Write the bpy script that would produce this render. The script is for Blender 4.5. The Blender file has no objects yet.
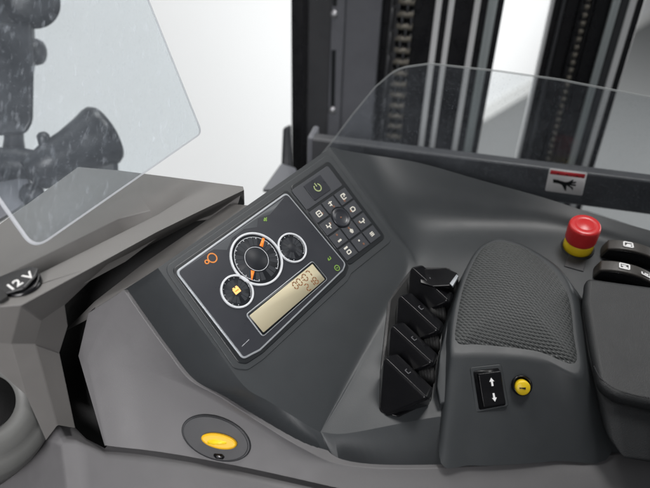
import bpy, math, random
from mathutils import Vector, Matrix
random.seed(4)
S = bpy.context.scene
COL = S.collection

# ------------------------------------------------------------------ camera geometry
FPX = 620.0
def _n(v): return v.normalized()
ZC = _n(Vector((30, 906, 620)))
FW = Vector((0, 0, -1))
YC = _n(FW - FW.dot(ZC) * ZC)
XC = YC.cross(ZC)
M = Matrix((XC, YC, ZC))
CAM = Vector((0, 0, 1.5))
def ray(u, v): return M @ Vector(((u - 325) / FPX, -(v - 244) / FPX, -1))
def P(u, v, d): return CAM + ray(u, v) * d
def pl(u, v, o, n):
    r = ray(u, v)
    return CAM + r * ((o - CAM).dot(n) / r.dot(n))
def pz(u, v, z): return pl(u, v, Vector((0, 0, z)), Vector((0, 0, 1)))

class Fr:
    """a plane in the room with its own axes"""
    def __init__(s, o, x, y=None, n=None):
        s.o = o.copy(); s.x = _n(x)
        if n is None: n = x.cross(y)
        s.n = _n(n); s.y = _n(s.n.cross(s.x)); s.x = _n(s.y.cross(s.n))
    def w(s, a, b, h=0): return s.o + s.x * a + s.y * b + s.n * h
    def l(s, u, v, h=0):
        p = pl(u, v, s.o + s.n * h, s.n) - s.o
        return (p.dot(s.x), p.dot(s.y))
    def pts(s, uv, h=0): return [s.l(u, v, h) for u, v in uv]
    def p(s, u, v, h=0): return pl(u, v, s.o + s.n * h, s.n)
def fr3(a, b, c, up=Vector((0, 0, 1))):
    n = (b - a).cross(c - a)
    if n.dot(CAM - a) < 0: n = -n
    return Fr(a, b - a, n=n)

# ------------------------------------------------------------------ materials
def mat(name, col, rough=.5, metal=0, bump=0, bscale=900, mott=0, spec=.5, emit=0, coat=0, emitcol=None, dust=0):
    m = bpy.data.materials.new(name); m.use_nodes = True
    nt = m.node_tree; b = nt.nodes['Principled BSDF']
    c = (*col, 1) if len(col) == 3 else col
    b.inputs['Base Color'].default_value = c
    b.inputs['Roughness'].default_value = rough
    b.inputs['Metallic'].default_value = metal
    b.inputs['Specular IOR Level'].default_value = spec
    b.inputs['Coat Weight'].default_value = coat
    if emit:
        b.inputs['Emission Color'].default_value = (*(emitcol or col), 1)
        b.inputs['Emission Strength'].default_value = emit
    tc = nt.nodes.new('ShaderNodeTexCoord')
    if mott:
        nz = nt.nodes.new('ShaderNodeTexNoise'); nz.inputs['Scale'].default_value = 38; nz.inputs['Detail'].default_value = 9
        nz.inputs['Roughness'].default_value = .7
        nt.links.new(tc.outputs['Object'], nz.inputs['Vector'])
        rp = nt.nodes.new('ShaderNodeMapRange')
        rp.inputs['From Min'].default_value = .3; rp.inputs['From Max'].default_value = .7
        rp.inputs['To Min'].default_value = rough - mott; rp.inputs['To Max'].default_value = rough + mott
        nt.links.new(nz.outputs['Fac'], rp.inputs['Value']); nt.links.new(rp.outputs['Result'], b.inputs['Roughness'])
        mx = nt.nodes.new('ShaderNodeMix'); mx.data_type = 'RGBA'
        mx.inputs['A'].default_value = tuple(x * .9 for x in c[:3]) + (1,)
        mx.inputs['B'].default_value = tuple(x * 1.12 for x in c[:3]) + (1,)
        nt.links.new(nz.outputs['Fac'], mx.inputs['Factor']); nt.links.new(mx.outputs['Result'], b.inputs['Base Color'])
    if dust:
        src = b.inputs['Base Color'].links[0].from_socket
        vo = nt.nodes.new('ShaderNodeTexVoronoi'); vo.inputs['Scale'].default_value = 260; nt.links.new(tc.outputs['Object'], vo.inputs['Vector'])
        ng = nt.nodes.new('ShaderNodeTexNoise'); ng.inputs['Scale'].default_value = 14; ng.inputs['Detail'].default_value = 6; nt.links.new(tc.outputs['Object'], ng.inputs['Vector'])
        r1 = nt.nodes.new('ShaderNodeMapRange'); r1.inputs['From Min'].default_value = .06; r1.inputs['From Max'].default_value = .16; r1.inputs['To Min'].default_value = 1; r1.inputs['To Max'].default_value = 0
        nt.links.new(vo.outputs['Distance'], r1.inputs['Value'])
        r2 = nt.nodes.new('ShaderNodeMapRange'); r2.inputs['From Min'].default_value = .48; r2.inputs['From Max'].default_value = .75; r2.inputs['To Min'].default_value = 0; r2.inputs['To Max'].default_value = 1
        nt.links.new(ng.outputs['Fac'], r2.inputs['Value'])
        mu = nt.nodes.new('ShaderNodeMath'); mu.operation = 'MULTIPLY'; nt.links.new(r1.outputs[0], mu.inputs[0]); nt.links.new(r2.outputs[0], mu.inputs[1])
        ad = nt.nodes.new('ShaderNodeMath'); ad.operation = 'MULTIPLY_ADD'; ad.inputs[1].default_value = .22; nt.links.new(r2.outputs[0], ad.inputs[0]); nt.links.new(mu.outputs[0], ad.inputs[2])
        fc = nt.nodes.new('ShaderNodeMath'); fc.operation = 'MULTIPLY'; fc.inputs[1].default_value = dust; nt.links.new(ad.outputs[0], fc.inputs[0])
        mz = nt.nodes.new('ShaderNodeMix'); mz.data_type = 'RGBA'; mz.inputs['B'].default_value = (.32, .31, .29, 1)
        nt.links.new(fc.outputs[0], mz.inputs['Factor']); nt.links.new(src, mz.inputs['A']); nt.links.new(mz.outputs['Result'], b.inputs['Base Color'])
    if bump:
        n2 = nt.nodes.new('ShaderNodeTexNoise'); n2.inputs['Scale'].default_value = bscale; n2.inputs['Detail'].default_value = 2
        nt.links.new(tc.outputs['Object'], n2.inputs['Vector'])
        bp = nt.nodes.new('ShaderNodeBump'); bp.inputs['Strength'].default_value = bump; bp.inputs['Distance'].default_value = .0006
        nt.links.new(n2.outputs['Fac'], bp.inputs['Height']); nt.links.new(bp.outputs['Normal'], b.inputs['Normal'])
    return m

MT = {}
MT['dark'] = mat('dark_moulded_plastic', (.038, .042, .045), .43, spec=.35, bump=.14, bscale=1900, mott=.04, dust=.08)
MT['grey'] = mat('grey_moulded_plastic', (.112, .110, .113), .58, bump=.14, bscale=1900, mott=.08, dust=.10)
MT['warm'] = mat('warm_grey_plastic', (.122, .118, .113), .5, bump=.14, bscale=1900, mott=.08, dust=.12)
MT['bowl'] = mat('olive_grey_plastic', (.115, .117, .112), .55, bump=.14, bscale=1900, mott=.08, dust=.10)
MT['black'] = mat('black_plastic', (.012, .012, .013), .38, bump=.2, mott=.05)
MT['gloss'] = mat('gloss_black_plastic', (.005, .005, .006), .24, mott=.06, spec=.35)
MT['rubber'] = mat('black_rubber', (.010, .010, .010), .65, bump=.3)
MT['gasket'] = mat('dark_gasket', (.010, .012, .014), .35)
MT['foil'] = mat('dark_display_foil', (.028, .030, .036), .3, mott=.04)
MT['foil_reflection'] = mat('pale_foil_reflection', (.16, .17, .18), .4)  # grey that stands in for a reflection on the display
MT['edge'] = mat('silver_grey_line', (.34, .36, .38), .35, metal=.2)
MT['ring'] = mat('white_ring_print', (.60, .62, .64), .4)
MT['thin'] = mat('thin_white_print', (.45, .47, .49), .4)
MT['dial'] = mat('dial_print', (.014, .016, .020), .5, spec=.3)
MT['dial2'] = mat('dial_segment_print', (.024, .027, .032), .5, spec=.3)
MT['key'] = mat('key_foil', (.042, .045, .052), .42, bump=.1)
MT['icon'] = mat('cream_icon_print', (.72, .70, .62), .45)
MT['amber'] = mat('amber_needle', (.85, .20, .02), .4, emit=.45)
MT['amber2'] = mat('pale_amber_lamp', (.90, .50, .16), .4, emit=.5)
MT['orange_print'] = mat('orange_icon', (.60, .20, .03), .4, emit=.15)
MT['brown_print'] = mat('brown_key_led', (.20, .09, .05), .4)
MT['green_print'] = mat('green_icon', (.20, .36, .06), .4)
MT['green_lime'] = mat('lime_power_icon', (.42, .50, .22), .4)
MT['lcd'] = mat('lcd_glass', (.50, .45, .31), .5, emit=.07, spec=.25)
MT['lcdink'] = mat('lcd_segments', (.24, .11, .045), .4)
MT['white'] = mat('white_print', (.92, .92, .92), .5)
MT['dimwhite'] = mat('worn_white_print', (.58, .58, .57), .6, mott=.05)
MT['faint'] = mat('faint_grey_print', (.16, .16, .17), .5)
MT['slate'] = mat('slate_plastic', (.024, .025, .028), .5, bump=.14, bscale=1900, mott=.04)
MT['red'] = mat('red_plastic', (.62, .028, .030), .35, bump=.1, mott=.05)
MT['redflat'] = mat('red_print', (.62, .035, .045), .45)
MT['yellow'] = mat('yellow_plastic', (.86, .60, .015), .38, mott=.04)
MT['amberknob'] = mat('amber_yellow_plastic', (.80, .44, .008), .45, mott=.04)
MT['brown'] = mat('dark_brown_plastic', (.040, .036, .032), .42, bump=.2)
MT['steel'] = mat('dark_painted_steel', (.055, .057, .062), .45, bump=.3, bscale=300, mott=.08)
MT['steel2'] = mat('grey_painted_steel', (.13, .135, .15), .45, bump=.3, bscale=300, mott=.08)
MT['mastblack'] = mat('black_mast_steel', (.012, .012, .014), .3, mott=.1)
MT['chrome'] = mat('machined_steel_reflection', (.92, .93, .93), .3, metal=.1)  # near-white colour stands in for bright reflections on the machined steel
MT['tube'] = mat('pale_steel_tube', (.62, .68, .68), .3, metal=.4)
MT['chain'] = mat('oiled_chain_steel', (.20, .185, .155), .5, metal=.35, mott=.1)
MT['screw'] = mat('zinc_screw', (.5, .5, .52), .42, metal=1)
MT['mount'] = mat('black_mount', (.012, .014, .018), .4, bump=.4, bscale=200, mott=.08)
MT['wall'] = mat('white_wall_paint', (.86, .87, .87), .8)
MT['floor'] = mat('pale_grey_floor', (.22, .225, .225), .5, mott=.06)
MT['pale'] = mat('pale_skirting', (.80, .80, .78), .7)
MT['green'] = mat('green_hose', (.05, .07, .035), .6)
MT['arm'] = mat('charcoal_vinyl', (.020, .0215, .023), .5, bump=.6, bscale=1500, mott=.06)
MT['thread'] = mat('grey_thread', (.08, .08, .085), .8)

def clear(name, haze, scr, tint, specks=.1, sscale=210):
    m = bpy.data.materials.new(name); m.use_nodes = True
    nt = m.node_tree; N = nt.nodes; L = nt.links
    N.remove(N['Principled BSDF']); out = N['Material Output']
    tr = N.new('ShaderNodeBsdfTransparent'); tr.inputs['Color'].default_value = (*tint, 1)
    gl = N.new('ShaderNodeBsdfGlossy'); gl.inputs['Roughness'].default_value = .06; gl.inputs['Color'].default_value = (.9, .9, .9, 1)
    df = N.new('ShaderNodeBsdfDiffuse'); df.inputs['Color'].default_value = (.76, .82, .90, 1)
    fr = N.new('ShaderNodeFresnel'); fr.inputs['IOR'].default_value = 1.22
    m1 = N.new('ShaderNodeMixShader'); L.new(fr.outputs[0], m1.inputs[0]); L.new(tr.outputs[0], m1.inputs[1]); L.new(gl.outputs[0], m1.inputs[2])
    m2 = N.new('ShaderNodeMixShader'); L.new(m1.outputs[0], m2.inputs[1]); L.new(df.outputs[0], m2.inputs[2])
    tc = N.new('ShaderNodeTexCoord')
    # dust specks
    sp = N.new('ShaderNodeTexVoronoi'); sp.inputs['Scale'].default_value = sscale; L.new(tc.outputs['Object'], sp.inputs['Vector'])
    sm = N.new('ShaderNodeMapRange'); sm.inputs['From Min'].default_value = .05; sm.inputs['From Max'].default_value = .22
    sm.inputs['To Min'].default_value = specks; sm.inputs['To Max'].default_value = 0
    L.new(sp.outputs['Distance'], sm.inputs['Value'])
    # cloudy smears
    nz = N.new('ShaderNodeTexNoise'); nz.inputs['Scale'].default_value = 26; nz.inputs['Detail'].default_value = 8; nz.inputs['Roughness'].default_value = .65
    L.new(tc.outputs['Object'], nz.inputs['Vector'])
    sm2 = N.new('ShaderNodeMapRange'); sm2.inputs['From Min'].default_value = .35; sm2.inputs['From Max'].default_value = .75
    sm2.inputs['To Min'].default_value = haze * .6; sm2.inputs['To Max'].default_value = haze * 1.7
    L.new(nz.outputs['Fac'], sm2.inputs['Value'])
    # wiping scratches: stretched noise
    mp = N.new('ShaderNodeMapping'); mp.inputs['Rotation'].default_value = (.3, .5, .9); mp.inputs['Scale'].default_value = (330, 70, 90)
    L.new(tc.outputs['Object'], mp.inputs['Vector'])
    ns = N.new('ShaderNodeTexNoise'); ns.inputs['Scale'].default_value = 1; ns.inputs['Detail'].default_value = 3
    L.new(mp.outputs[0], ns.inputs['Vector'])
    sm3 = N.new('ShaderNodeMapRange'); sm3.inputs['From Min'].default_value = .58; sm3.inputs['From Max'].default_value = .75
    sm3.inputs['To Min'].default_value = 0; sm3.inputs['To Max'].default_value = scr
    L.new(ns.outputs['Fac'], sm3.inputs['Value'])
    a1 = N.new('ShaderNodeMath'); a1.operation = 'ADD'; L.new(sm.outputs[0], a1.inputs[0]); L.new(sm2.outputs[0], a1.inputs[1])
    a2 = N.new('ShaderNodeMath'); a2.operation = 'ADD'; a2.use_clamp = True; L.new(a1.outputs[0], a2.inputs[0]); L.new(sm3.outputs[0], a2.inputs[1])
    L.new(a2.outputs[0], m2.inputs[0]); L.new(m2.outputs[0], out.inputs['Surface'])
    return m
MT['clear'] = clear('scratched_clear_acrylic', .036, .10, (.90, .925, .935), .05)
MT['clear2'] = clear('dusty_clear_acrylic', .03, .03, (.93, .94, .945), .22, 330)
def cut_edge(name, col, a):
    m = bpy.data.materials.new(name); m.use_nodes = True; nt = m.node_tree; N = nt.nodes; L = nt.links
    d = N.new('ShaderNodeBsdfDiffuse'); t = N.new('ShaderNodeBsdfTranslucent'); tr = N.new('ShaderNodeBsdfTransparent')
    d.inputs[0].default_value = (*col, 1); t.inputs[0].default_value = (*col, 1)
    x = N.new('ShaderNodeMixShader'); L.new(d.outputs[0], x.inputs[1]); L.new(t.outputs[0], x.inputs[2])
    y = N.new('ShaderNodeMixShader'); y.inputs[0].default_value = a; L.new(tr.outputs[0], y.inputs[1]); L.new(x.outputs[0], y.inputs[2])
    L.new(y.outputs[0], N['Material Output'].inputs[0])
    return m
MT['clearedge'] = cut_edge('acrylic_cut_edge', (.74, .76, .80), .75)
MT['clearedge2'] = cut_edge('acrylic_cut_edge_grey', (.5, .52, .52), .6)

# textured vinyl of the palm rest: woven rows in the pad's own coordinates
def weave():
    m = mat('ribbed_rubber', (.060, .064, .064), .5)
    nt = m.node_tree; N = nt.nodes; L = nt.links; b = N['Principled BSDF']
    uv = N.new('ShaderNodeUVMap'); uv.uv_map = 'UVMap'
    outs = []
    for rz, sc in ((.22, 108), (1.02, 112)):
        mp = N.new('ShaderNodeMapping'); mp.inputs['Rotation'].default_value = (0, 0, rz); L.new(uv.outputs[0], mp.inputs['Vector'])
        wv = N.new('ShaderNodeTexWave'); wv.inputs['Scale'].default_value = sc; wv.inputs['Distortion'].default_value = 0
        wv.bands_direction = 'Y'
        L.new(mp.outputs[0], wv.inputs['Vector']); outs.append(wv.outputs['Fac'])
    mm = N.new('ShaderNodeMath'); mm.operation = 'MULTIPLY'; L.new(outs[0], mm.inputs[0]); L.new(outs[1], mm.inputs[1])
    bp = N.new('ShaderNodeBump'); bp.inputs['Strength'].default_value = .8; bp.inputs['Distance'].default_value = .0016
    L.new(mm.outputs[0], bp.inputs['Height']); L.new(bp.outputs[0], b.inputs['Normal'])
    return m
MT['weave'] = weave()

# ------------------------------------------------------------------ object helpers
LOC = {}
def thing(name, label, cat, loc, group=None):
    o = bpy.data.objects.new(name, None); o.empty_display_size = .02
    COL.objects.link(o); o.location = loc
    o['label'] = label; o['category'] = cat
    if group: o['group'] = group
    LOC[o] = Vector(loc)
    return o
def base_of(o):
    while o.parent: o = o.parent
    return LOC[o]
def mesh(name, verts, faces, m, parent=None, bevel=0, seg=3, ang=30, smooth=True, mats=None, fm=None, bedges=None, loc=None, solid=0):
    off = base_of(parent) if parent else (Vector(loc) if loc else Vector((0, 0, 0)))
    me = bpy.data.meshes.new(name)
    me.from_pydata([tuple(Vector(v) - off) for v in verts], [], faces)
    for k in ([m] if not mats else mats): me.materials.append(MT[k])
    if fm:
        for p, i in zip(me.polygons, fm): p.material_index = i
    me.validate(); me.update()
    if smooth:
        for p in me.polygons: p.use_smooth = True
    o = bpy.data.objects.new(name, me); COL.objects.link(o)
    if parent: o.parent = parent
    elif loc: o.location = loc; LOC[o] = Vector(loc)
    else: LOC[o] = Vector((0, 0, 0))
    if bedges:
        at = me.attributes.new('bevel_weight_edge', 'FLOAT', 'EDGE')
        ks = {tuple(sorted(e)) for e in bedges}
        for i, e in enumerate(me.edges):
            if tuple(sorted(e.vertices)) in ks: at.data[i].value = 1
    if bevel:
        bm = o.modifiers.new('bevel', 'BEVEL'); bm.width = bevel; bm.segments = seg
        bm.limit_method = 'WEIGHT' if bedges else 'ANGLE'; bm.angle_limit = math.radians(ang)
        bm.use_clamp_overlap = True; bm.miter_outer = 'MITER_ARC' if False else 'MITER_SHARP'
    if solid:
        sm = o.modifiers.new('solid', 'SOLIDIFY'); sm.thickness = solid; sm.offset = -1
    if bevel or solid:
        wn = o.modifiers.new('wn', 'WEIGHTED_NORMAL'); wn.keep_sharp = True; wn.weight = 60
    return o
def tag(o, label, cat, group=None, kind=None):
    if label: o['label'] = label
    if cat: o['category'] = cat
    if group: o['group'] = group
    if kind: o['kind'] = kind
    return o

def fillet(pts, r, seg=5):
    out = []; n = len(pts)
    for i in range(n):
        p = Vector(pts[i][:2]); a = Vector(pts[i - 1][:2]); b = Vector(pts[(i + 1) % n][:2])
        rr = pts[i][2] if len(pts[i]) > 2 else r
        da = (a - p); db = (b - p); la, lb = da.length, db.length
        da.normalize(); db.normalize()
        c = max(-1, min(1, da.dot(db))); th = math.acos(c)
        if rr <= 0 or th > 3.05: out.append((p.x, p.y)); continue
        t = min(rr / math.tan(th / 2), la * .48, lb * .48)
        A = p + da * t; B = p + db * t
        for k in range(seg + 1):
            s = k / seg
            q = A * (1 - s) ** 2 + p * 2 * s * (1 - s) + B * s * s
            out.append((q.x, q.y))
    return out
def area(p): return sum(p[i - 1][0] * p[i][1] - p[i][0] * p[i - 1][1] for i in range(len(p))) / 2
def prism_data(fr, pts, h0, h1):
    if area(pts) < 0: pts = pts[::-1]
    n = len(pts)
    v = [fr.w(a, b, h0) for a, b in pts] + [fr.w(a, b, h1) for a, b in pts]
    f = [tuple(range(n - 1, -1, -1)), tuple(range(n, 2 * n))] + [(i, (i + 1) % n, n + (i + 1) % n, n + i) for i in range(n)]
    return v, f
def prism(name, fr, pts, h0, h1, m, parent=None, bevel=0, fil=0, seg=3, **k):
    if fil: pts = fillet(pts, fil)
    v, f = prism_data(fr, pts, h0, h1)
    return mesh(name, v, f, m, parent, bevel, seg, **k)
class MB:
    def __init__(s): s.v = []; s.f = []
    def add(s, v, f):
        o = len(s.v); s.v += list(v); s.f += [tuple(i + o for i in q) for q in f]
    def prism(s, fr, pts, h0, h1): s.add(*prism_data(fr, pts, h0, h1))
    def ring(s, fr, c, ro, ri, h0, h1, seg=48, a0=0, a1=2 * math.pi):
        full = abs(a1 - a0 - 2 * math.pi) < 1e-6
        n = seg if full else seg + 1
        v = []
        for k in range(n):
            a = a0 + (a1 - a0) * k / seg
            for r, h in ((ro, h0), (ro, h1), (ri, h1), (ri, h0)):
                v.append(fr.w(c[0] + r * math.cos(a), c[1] + r * math.sin(a), h))
        f = []
        for k in range(seg):
            A = k * 4; B = ((k + 1) % n) * 4
            for j in range(4): f.append((A + j, B + j, B + (j + 1) % 4, A + (j + 1) % 4))
        if not full: f += [(0, 3, 2, 1)[::-1], tuple((n - 1) * 4 + j for j in range(4))]
        s.add(v, f)
    def seg2(s, fr, a, b, w, h0, h1):
        a = Vector(a); b = Vector(b); d = (b - a); L = d.length or 1e-6; d = d / L; q = Vector((-d.y, d.x)) * w / 2
        s.prism(fr, [tuple(a - q), tuple(b - q), tuple(b + q), tuple(a + q)], h0, h1)
    def build(s, name, m, parent=None, **k): return mesh(name, s.v, s.f, m, parent, **k)
def circ(c, rx, ry=None, seg=40, rot=0):
    ry = ry or rx; out = []
    for k in range(seg):
        a = 2 * math.pi * k / seg; x, y = rx * math.cos(a), ry * math.sin(a)
        out.append((c[0] + x * math.cos(rot) - y * math.sin(rot), c[1] + x * math.sin(rot) + y * math.cos(rot)))
    return out
def lathe(name, fr, prof, m, parent=None, seg=48, **k):
    v = []; f = []
    for r, h in prof:
        for j in range(seg):
            a = 2 * math.pi * j / seg; v.append(fr.w(r * math.cos(a), r * math.sin(a), h))
    n = len(prof)
    for i in range(n - 1):
        for j in range(seg):
            f.append((i * seg + j, i * seg + (j + 1) % seg, (i + 1) * seg + (j + 1) % seg, (i + 1) * seg + j))
    if prof[0][0] > 1e-5: f.append(tuple(range(seg - 1, -1, -1)))
    if prof[-1][0] > 1e-5: f.append(tuple((n - 1) * seg + j for j in range(seg)))
    return mesh(name, v, f, m, parent, **k)
def tube(name, pts, r, m, parent=None, seg=12, **k):
    v = []; f = []; n = len(pts)
    for i, p in enumerate(pts):
        p = Vector(p); t = (Vector(pts[min(i + 1, n - 1)]) - Vector(pts[max(i - 1, 0)])).normalized()
        a = t.orthogonal().normalized(); b = t.cross(a)
        rr = r[i] if isinstance(r, (list, tuple)) else r
        for j in range(seg):
            q = 2 * math.pi * j / seg; v.append(p + (a * math.cos(q) + b * math.sin(q)) * rr)
    for i in range(n - 1):
        for j in range(seg): f.append((i * seg + j, i * seg + (j + 1) % seg, (i + 1) * seg + (j + 1) % seg, (i + 1) * seg + j))
    f += [tuple(range(seg - 1, -1, -1)), tuple((n - 1) * seg + j for j in range(seg))]
    return mesh(name, v, f, m, parent, **k)
def hull(name, pts, m, parent=None, bevel=0, seg=3, **k):
    import bmesh
    bm = bmesh.new()
    for p in pts: bm.verts.new(p)
    r = bmesh.ops.convex_hull(bm, input=bm.verts)
    bmesh.ops.delete(bm, geom=[g for g in r['geom_interior'] if isinstance(g, bmesh.types.BMVert)], context='VERTS')
    bmesh.ops.dissolve_limit(bm, angle_limit=math.radians(4), verts=bm.verts, edges=bm.edges)
    bm.verts.index_update()
    v = [x.co.copy() for x in bm.verts]; f = [tuple(x.index for x in q.verts) for q in bm.faces]
    bm.free()
    return mesh(name, v, f, m, parent, bevel, seg, ang=18, **k)
def cr(p, t):
    """Catmull-Rom through a list of vectors, t in spans (ends mirrored)"""
    n = len(p); i = min(int(t), n - 2); s = t - i
    g = lambda k: p[k] if 0 <= k < n else (p[0] * 2 - p[1] if k < 0 else p[n - 1] * 2 - p[n - 2])
    a, b, c, d = g(i - 1), g(i), g(i + 1), g(i + 2)
    return .5 * ((2 * b) + (c - a) * s + (2 * a - 5 * b + 4 * c - d) * s * s + (3 * b - a - 3 * c + d) * s ** 3)
def text_part(name, s, fr, a, b, size, h, m, parent, rot=0, align='CENTER', bold=0):
    cu = bpy.data.curves.new(name, 'FONT'); cu.body = s; cu.size = size; cu.align_x = align; cu.align_y = 'CENTER'
    cu.extrude = .0002; cu.offset = bold
    t = bpy.data.objects.new(name, cu); COL.objects.link(t)
    bpy.context.view_layer.update()
    me = bpy.data.meshes.new_from_object(t.evaluated_get(bpy.context.evaluated_depsgraph_get()))
    COL.objects.unlink(t); bpy.data.objects.remove(t)
    c, sn = math.cos(rot), math.sin(rot)
    v = [fr.w(a + q.co.x * c - q.co.y * sn, b + q.co.x * sn + q.co.y * c, h + q.co.z) for q in me.vertices]
    f = [tuple(p.vertices) for p in me.polygons]
    bpy.data.meshes.remove(me)
    return mesh(name, v, f, m, parent, smooth=False)

# ------------------------------------------------------------------ key planes
D1 = _n(Vector((.63, .5, -.6)))
D2 = Vector((.62, -.78, 0)); D2 = _n(D2 - D1 * D1.dot(D2))
E1 = M @ D1; E2 = M @ -D2
PP = Fr(P(265, 270, .56), E1, E2)                      # display plane
V0 = PP.p(320, 431); C0 = PP.p(412, 264); EB = P(581, 250, .66)
DK = fr3(V0, C0, EB)                                    # deck plane
DK = Fr(EB, Vector((1, 0, 0)), n=DK.n)
def dk(u, v, h=0): return DK.p(u, v, h)

# ================================================================== SETTING
RA = pz(330, 141, 1.166); RB = pz(650, 181, 1.166)
RT = _n(Vector((RB.x - RA.x, RB.y - RA.y, 0)))          # direction of the cross rail
RN = Vector((RT.y, -RT.x, 0))
if RN.dot(CAM - RA) < 0: RN = -RN                        # towards the operator
FL = mesh('floor', [(-12, -8, 0), (12, -8, 0), (12, 14, 0), (-12, 14, 0)], [(0, 1, 2, 3)], 'floor'); FL['kind'] = 'structure'
wa, wb = pz(495, 112, 0), pz(650, 20, 0)
wt = _n(wb - wa); wn = Vector((-wt.y, wt.x, 0))
if wn.dot(CAM - wa) > 0: wn = -wn
w0, w1 = wa - wt * 6, wa + wt * 7
def box_between(a, b, n, t, z0, z1):
    q = [a, b, b + n * t, a + n * t]
    v = [Vector((p.x, p.y, z0)) for p in q] + [Vector((p.x, p.y, z1)) for p in q]
    return v, [(3, 2, 1, 0), (4, 5, 6, 7), (0, 1, 5, 4), (1, 2, 6, 5), (2, 3, 7, 6), (3, 0, 4, 7)]
WL = mesh('wall', *box_between(w0, w1, wn, .2, -.02, 3.6), 'wall', smooth=False); 
tag(WL, 'plain bright white wall behind the lift truck', 'wall', kind='structure')
SK = mesh('skirting_board', *box_between(w0, w1, -wn, .02, .002, .09), 'pale', smooth=False)
tag(SK, 'pale skirting strip along the foot of the white wall', 'skirting'); SK['kind'] = 'structure'

# ================================================================== CONSOLE
con = thing('operator_console', 'dark moulded control console with grey lower shell, carrying the tilted display', 'console', P(330, 440, .55))
# control grid of the upper shell: rows from the back edge to the front edge
def pp(u, v): return PP.p(u, v)
def zz(u, v, z): return pz(u, v, z)
Lc = [(158, 268), (187, 309), (216, 348), (244, 386), (268, 401), (291, 415), (312, 428)]
Rc = [(331, 147), (358, 183), (386, 224), (411, 264), (390, 318), (352, 385), (322, 433)]
rows = []
NR = 7
for i in range(NR):
    l, r = Lc[i], Rc[i]
    g = [pp(l[0] + (r[0] - l[0]) * s, l[1] + (r[1] - l[1]) * s) for s in (0, .05, .35, .66, (.955, .955, .955, .93, .87, .87, .87)[i], 1)]
    if i >= 3: g[-1] = g[-1] + DK.n * (0, 0, 0, .002, .0035, .0035, .002)[i]
    rows.append(g)
zdk = lambda u, v: dk(u, v).z
ext = [
    # per row: (du next to the crease), then columns across the back slope / deck
    [P(343, 150, .668), P(372, 155, .695), P(420, 163, .70), P(480, 180, .70), P(545, 198, .695), P(610, 219, .682), P(720, 250, .665)],
    [P(370, 187, .668), P(392, 190, .685), P(430, 194, .695), P(482, 203, .697), P(545, 212, .69), P(610, 230, .675), P(720, 262, .66)],
    [P(396, 226, .664), P(414, 226, .68), P(442, 226, .688), P(486, 227, .69), P(550, 229, .683), P(612, 243, .67), P(720, 276, .65)],
    [dk(419, 268), dk(432, 266), dk(455, 262), dk(492, 258), dk(556, 256), dk(614, 260), dk(720, 295)],
    [dk(404, 322), dk(420, 322), dk(445, 320), dk(490, 318), dk(556, 318), dk(614, 320), dk(720, 330)],
    [dk(369, 388), dk(388, 386), dk(425, 378), dk(485, 372), dk(556, 372), dk(614, 380), dk(720, 390)],
    [dk(338, 434), dk(362, 431), dk(430, 418), dk(485, 412), dk(556, 410), dk(614, 412), dk(720, 420)],
]
G = [rows[i] + ext[i] for i in range(NR)]
NCc = len(G[0])
SUB = 5
verts = []; RW = (NR - 1) * SUB + 1; CW = (NCc - 1) * SUB + 1
for i in range(RW):
    t = i / SUB
    line = [cr([G[r][c] for r in range(NR)], t) for c in range(NCc)]
    for j in range(CW): verts.append(cr(line, j / SUB))
idx = lambda i, j: i * CW + j
faces = [(idx(i, j), idx(i + 1, j), idx(i + 1, j + 1), idx(i, j + 1)) for i in range(RW - 1) for j in range(CW - 1)]
# skirt round the left and front edges
loop = [idx(i, 0) for i in range(RW)] + [idx(RW - 1, j) for j in range(1, CW)]
SKB = [(124, 290, .530), (147, 323, .528), (168, 352, .526), (190, 380, .522), (220, 397, .520), (262, 424, .518), (306, 450, .514),
       (345, 465, .515), (420, 468.5, .517), (531, 463, .53), (613, 455, .545), (760, 445, .57)]
SKP = [P(*q) for q in SKB]
def along(pts, s):
    L = [0]
    for a, b in zip(pts, pts[1:]): L.append(L[-1] + (b - a).length)
    x = s * L[-1]
    for i in range(len(pts) - 1):
        if x <= L[i + 1] + 1e-9:
            k = (x - L[i]) / (L[i + 1] - L[i]); return cr(pts, i + k)
    return pts[-1]
# matching parameters: left edge of the grid maps to the first part of the skirt line
def seglen(pts): return [0] + [0]
top = [verts[k] for k in loop]
acc = [0]
for a, b in zip(top, top[1:]): acc.append(acc[-1] + (b - a).length)
# piecewise map: pixel features on the top loop -> index on SKB
keys = [(0, 0), (3 * SUB, 3.3), (4 * SUB, 4.2), (6 * SUB, 6.45), (6 * SUB + 6 * SUB, 6.9), (6 * SUB + 8 * SUB, 8), (6 * SUB + 10 * SUB, 9.2), (6 * SUB + 11 * SUB, 10), (len(loop) - 1, 11)]
def kmap(i):
    for (a, x), (b, y) in zip(keys, keys[1:]):
        if i <= b: return x + (y - x) * (i - a) / (b - a)
low = []
for i in range(len(loop)):
    q_ = cr(SKP, kmap(i)); low.append(q_ + (q_ - CAM) * .003)
s0 = len(verts); verts += low
mid0 = len(verts)
bed = []
for i in range(len(loop) - 1):
    faces.append((loop[i], s0 + i, s0 + i + 1, loop[i + 1])); bed.append((loop[i], loop[i + 1]))
# turn the bottom of the skirt inwards, and drop a wall behind the ridge and the back edge
s1 = len(verts); verts += [p + Vector((.02, .02, -.02)) for p in low]
for i in range(len(loop) - 1): faces.append((s0 + i, s1 + i, s1 + i + 1, s0 + i + 1))
b0 = len(verts); verts += [verts[idx(0, j)] + Vector((-.004, .012, -.16)) for j in range(CW)]
for j in range(CW - 1):
    faces.append((idx(0, j), idx(0, j + 1), b0 + j + 1, b0 + j)); bed.append((idx(0, j), idx(0, j + 1)))
mesh('upper_shell', verts, faces, 'dark', con, bevel=.003, seg=4, bedges=bed)

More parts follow.
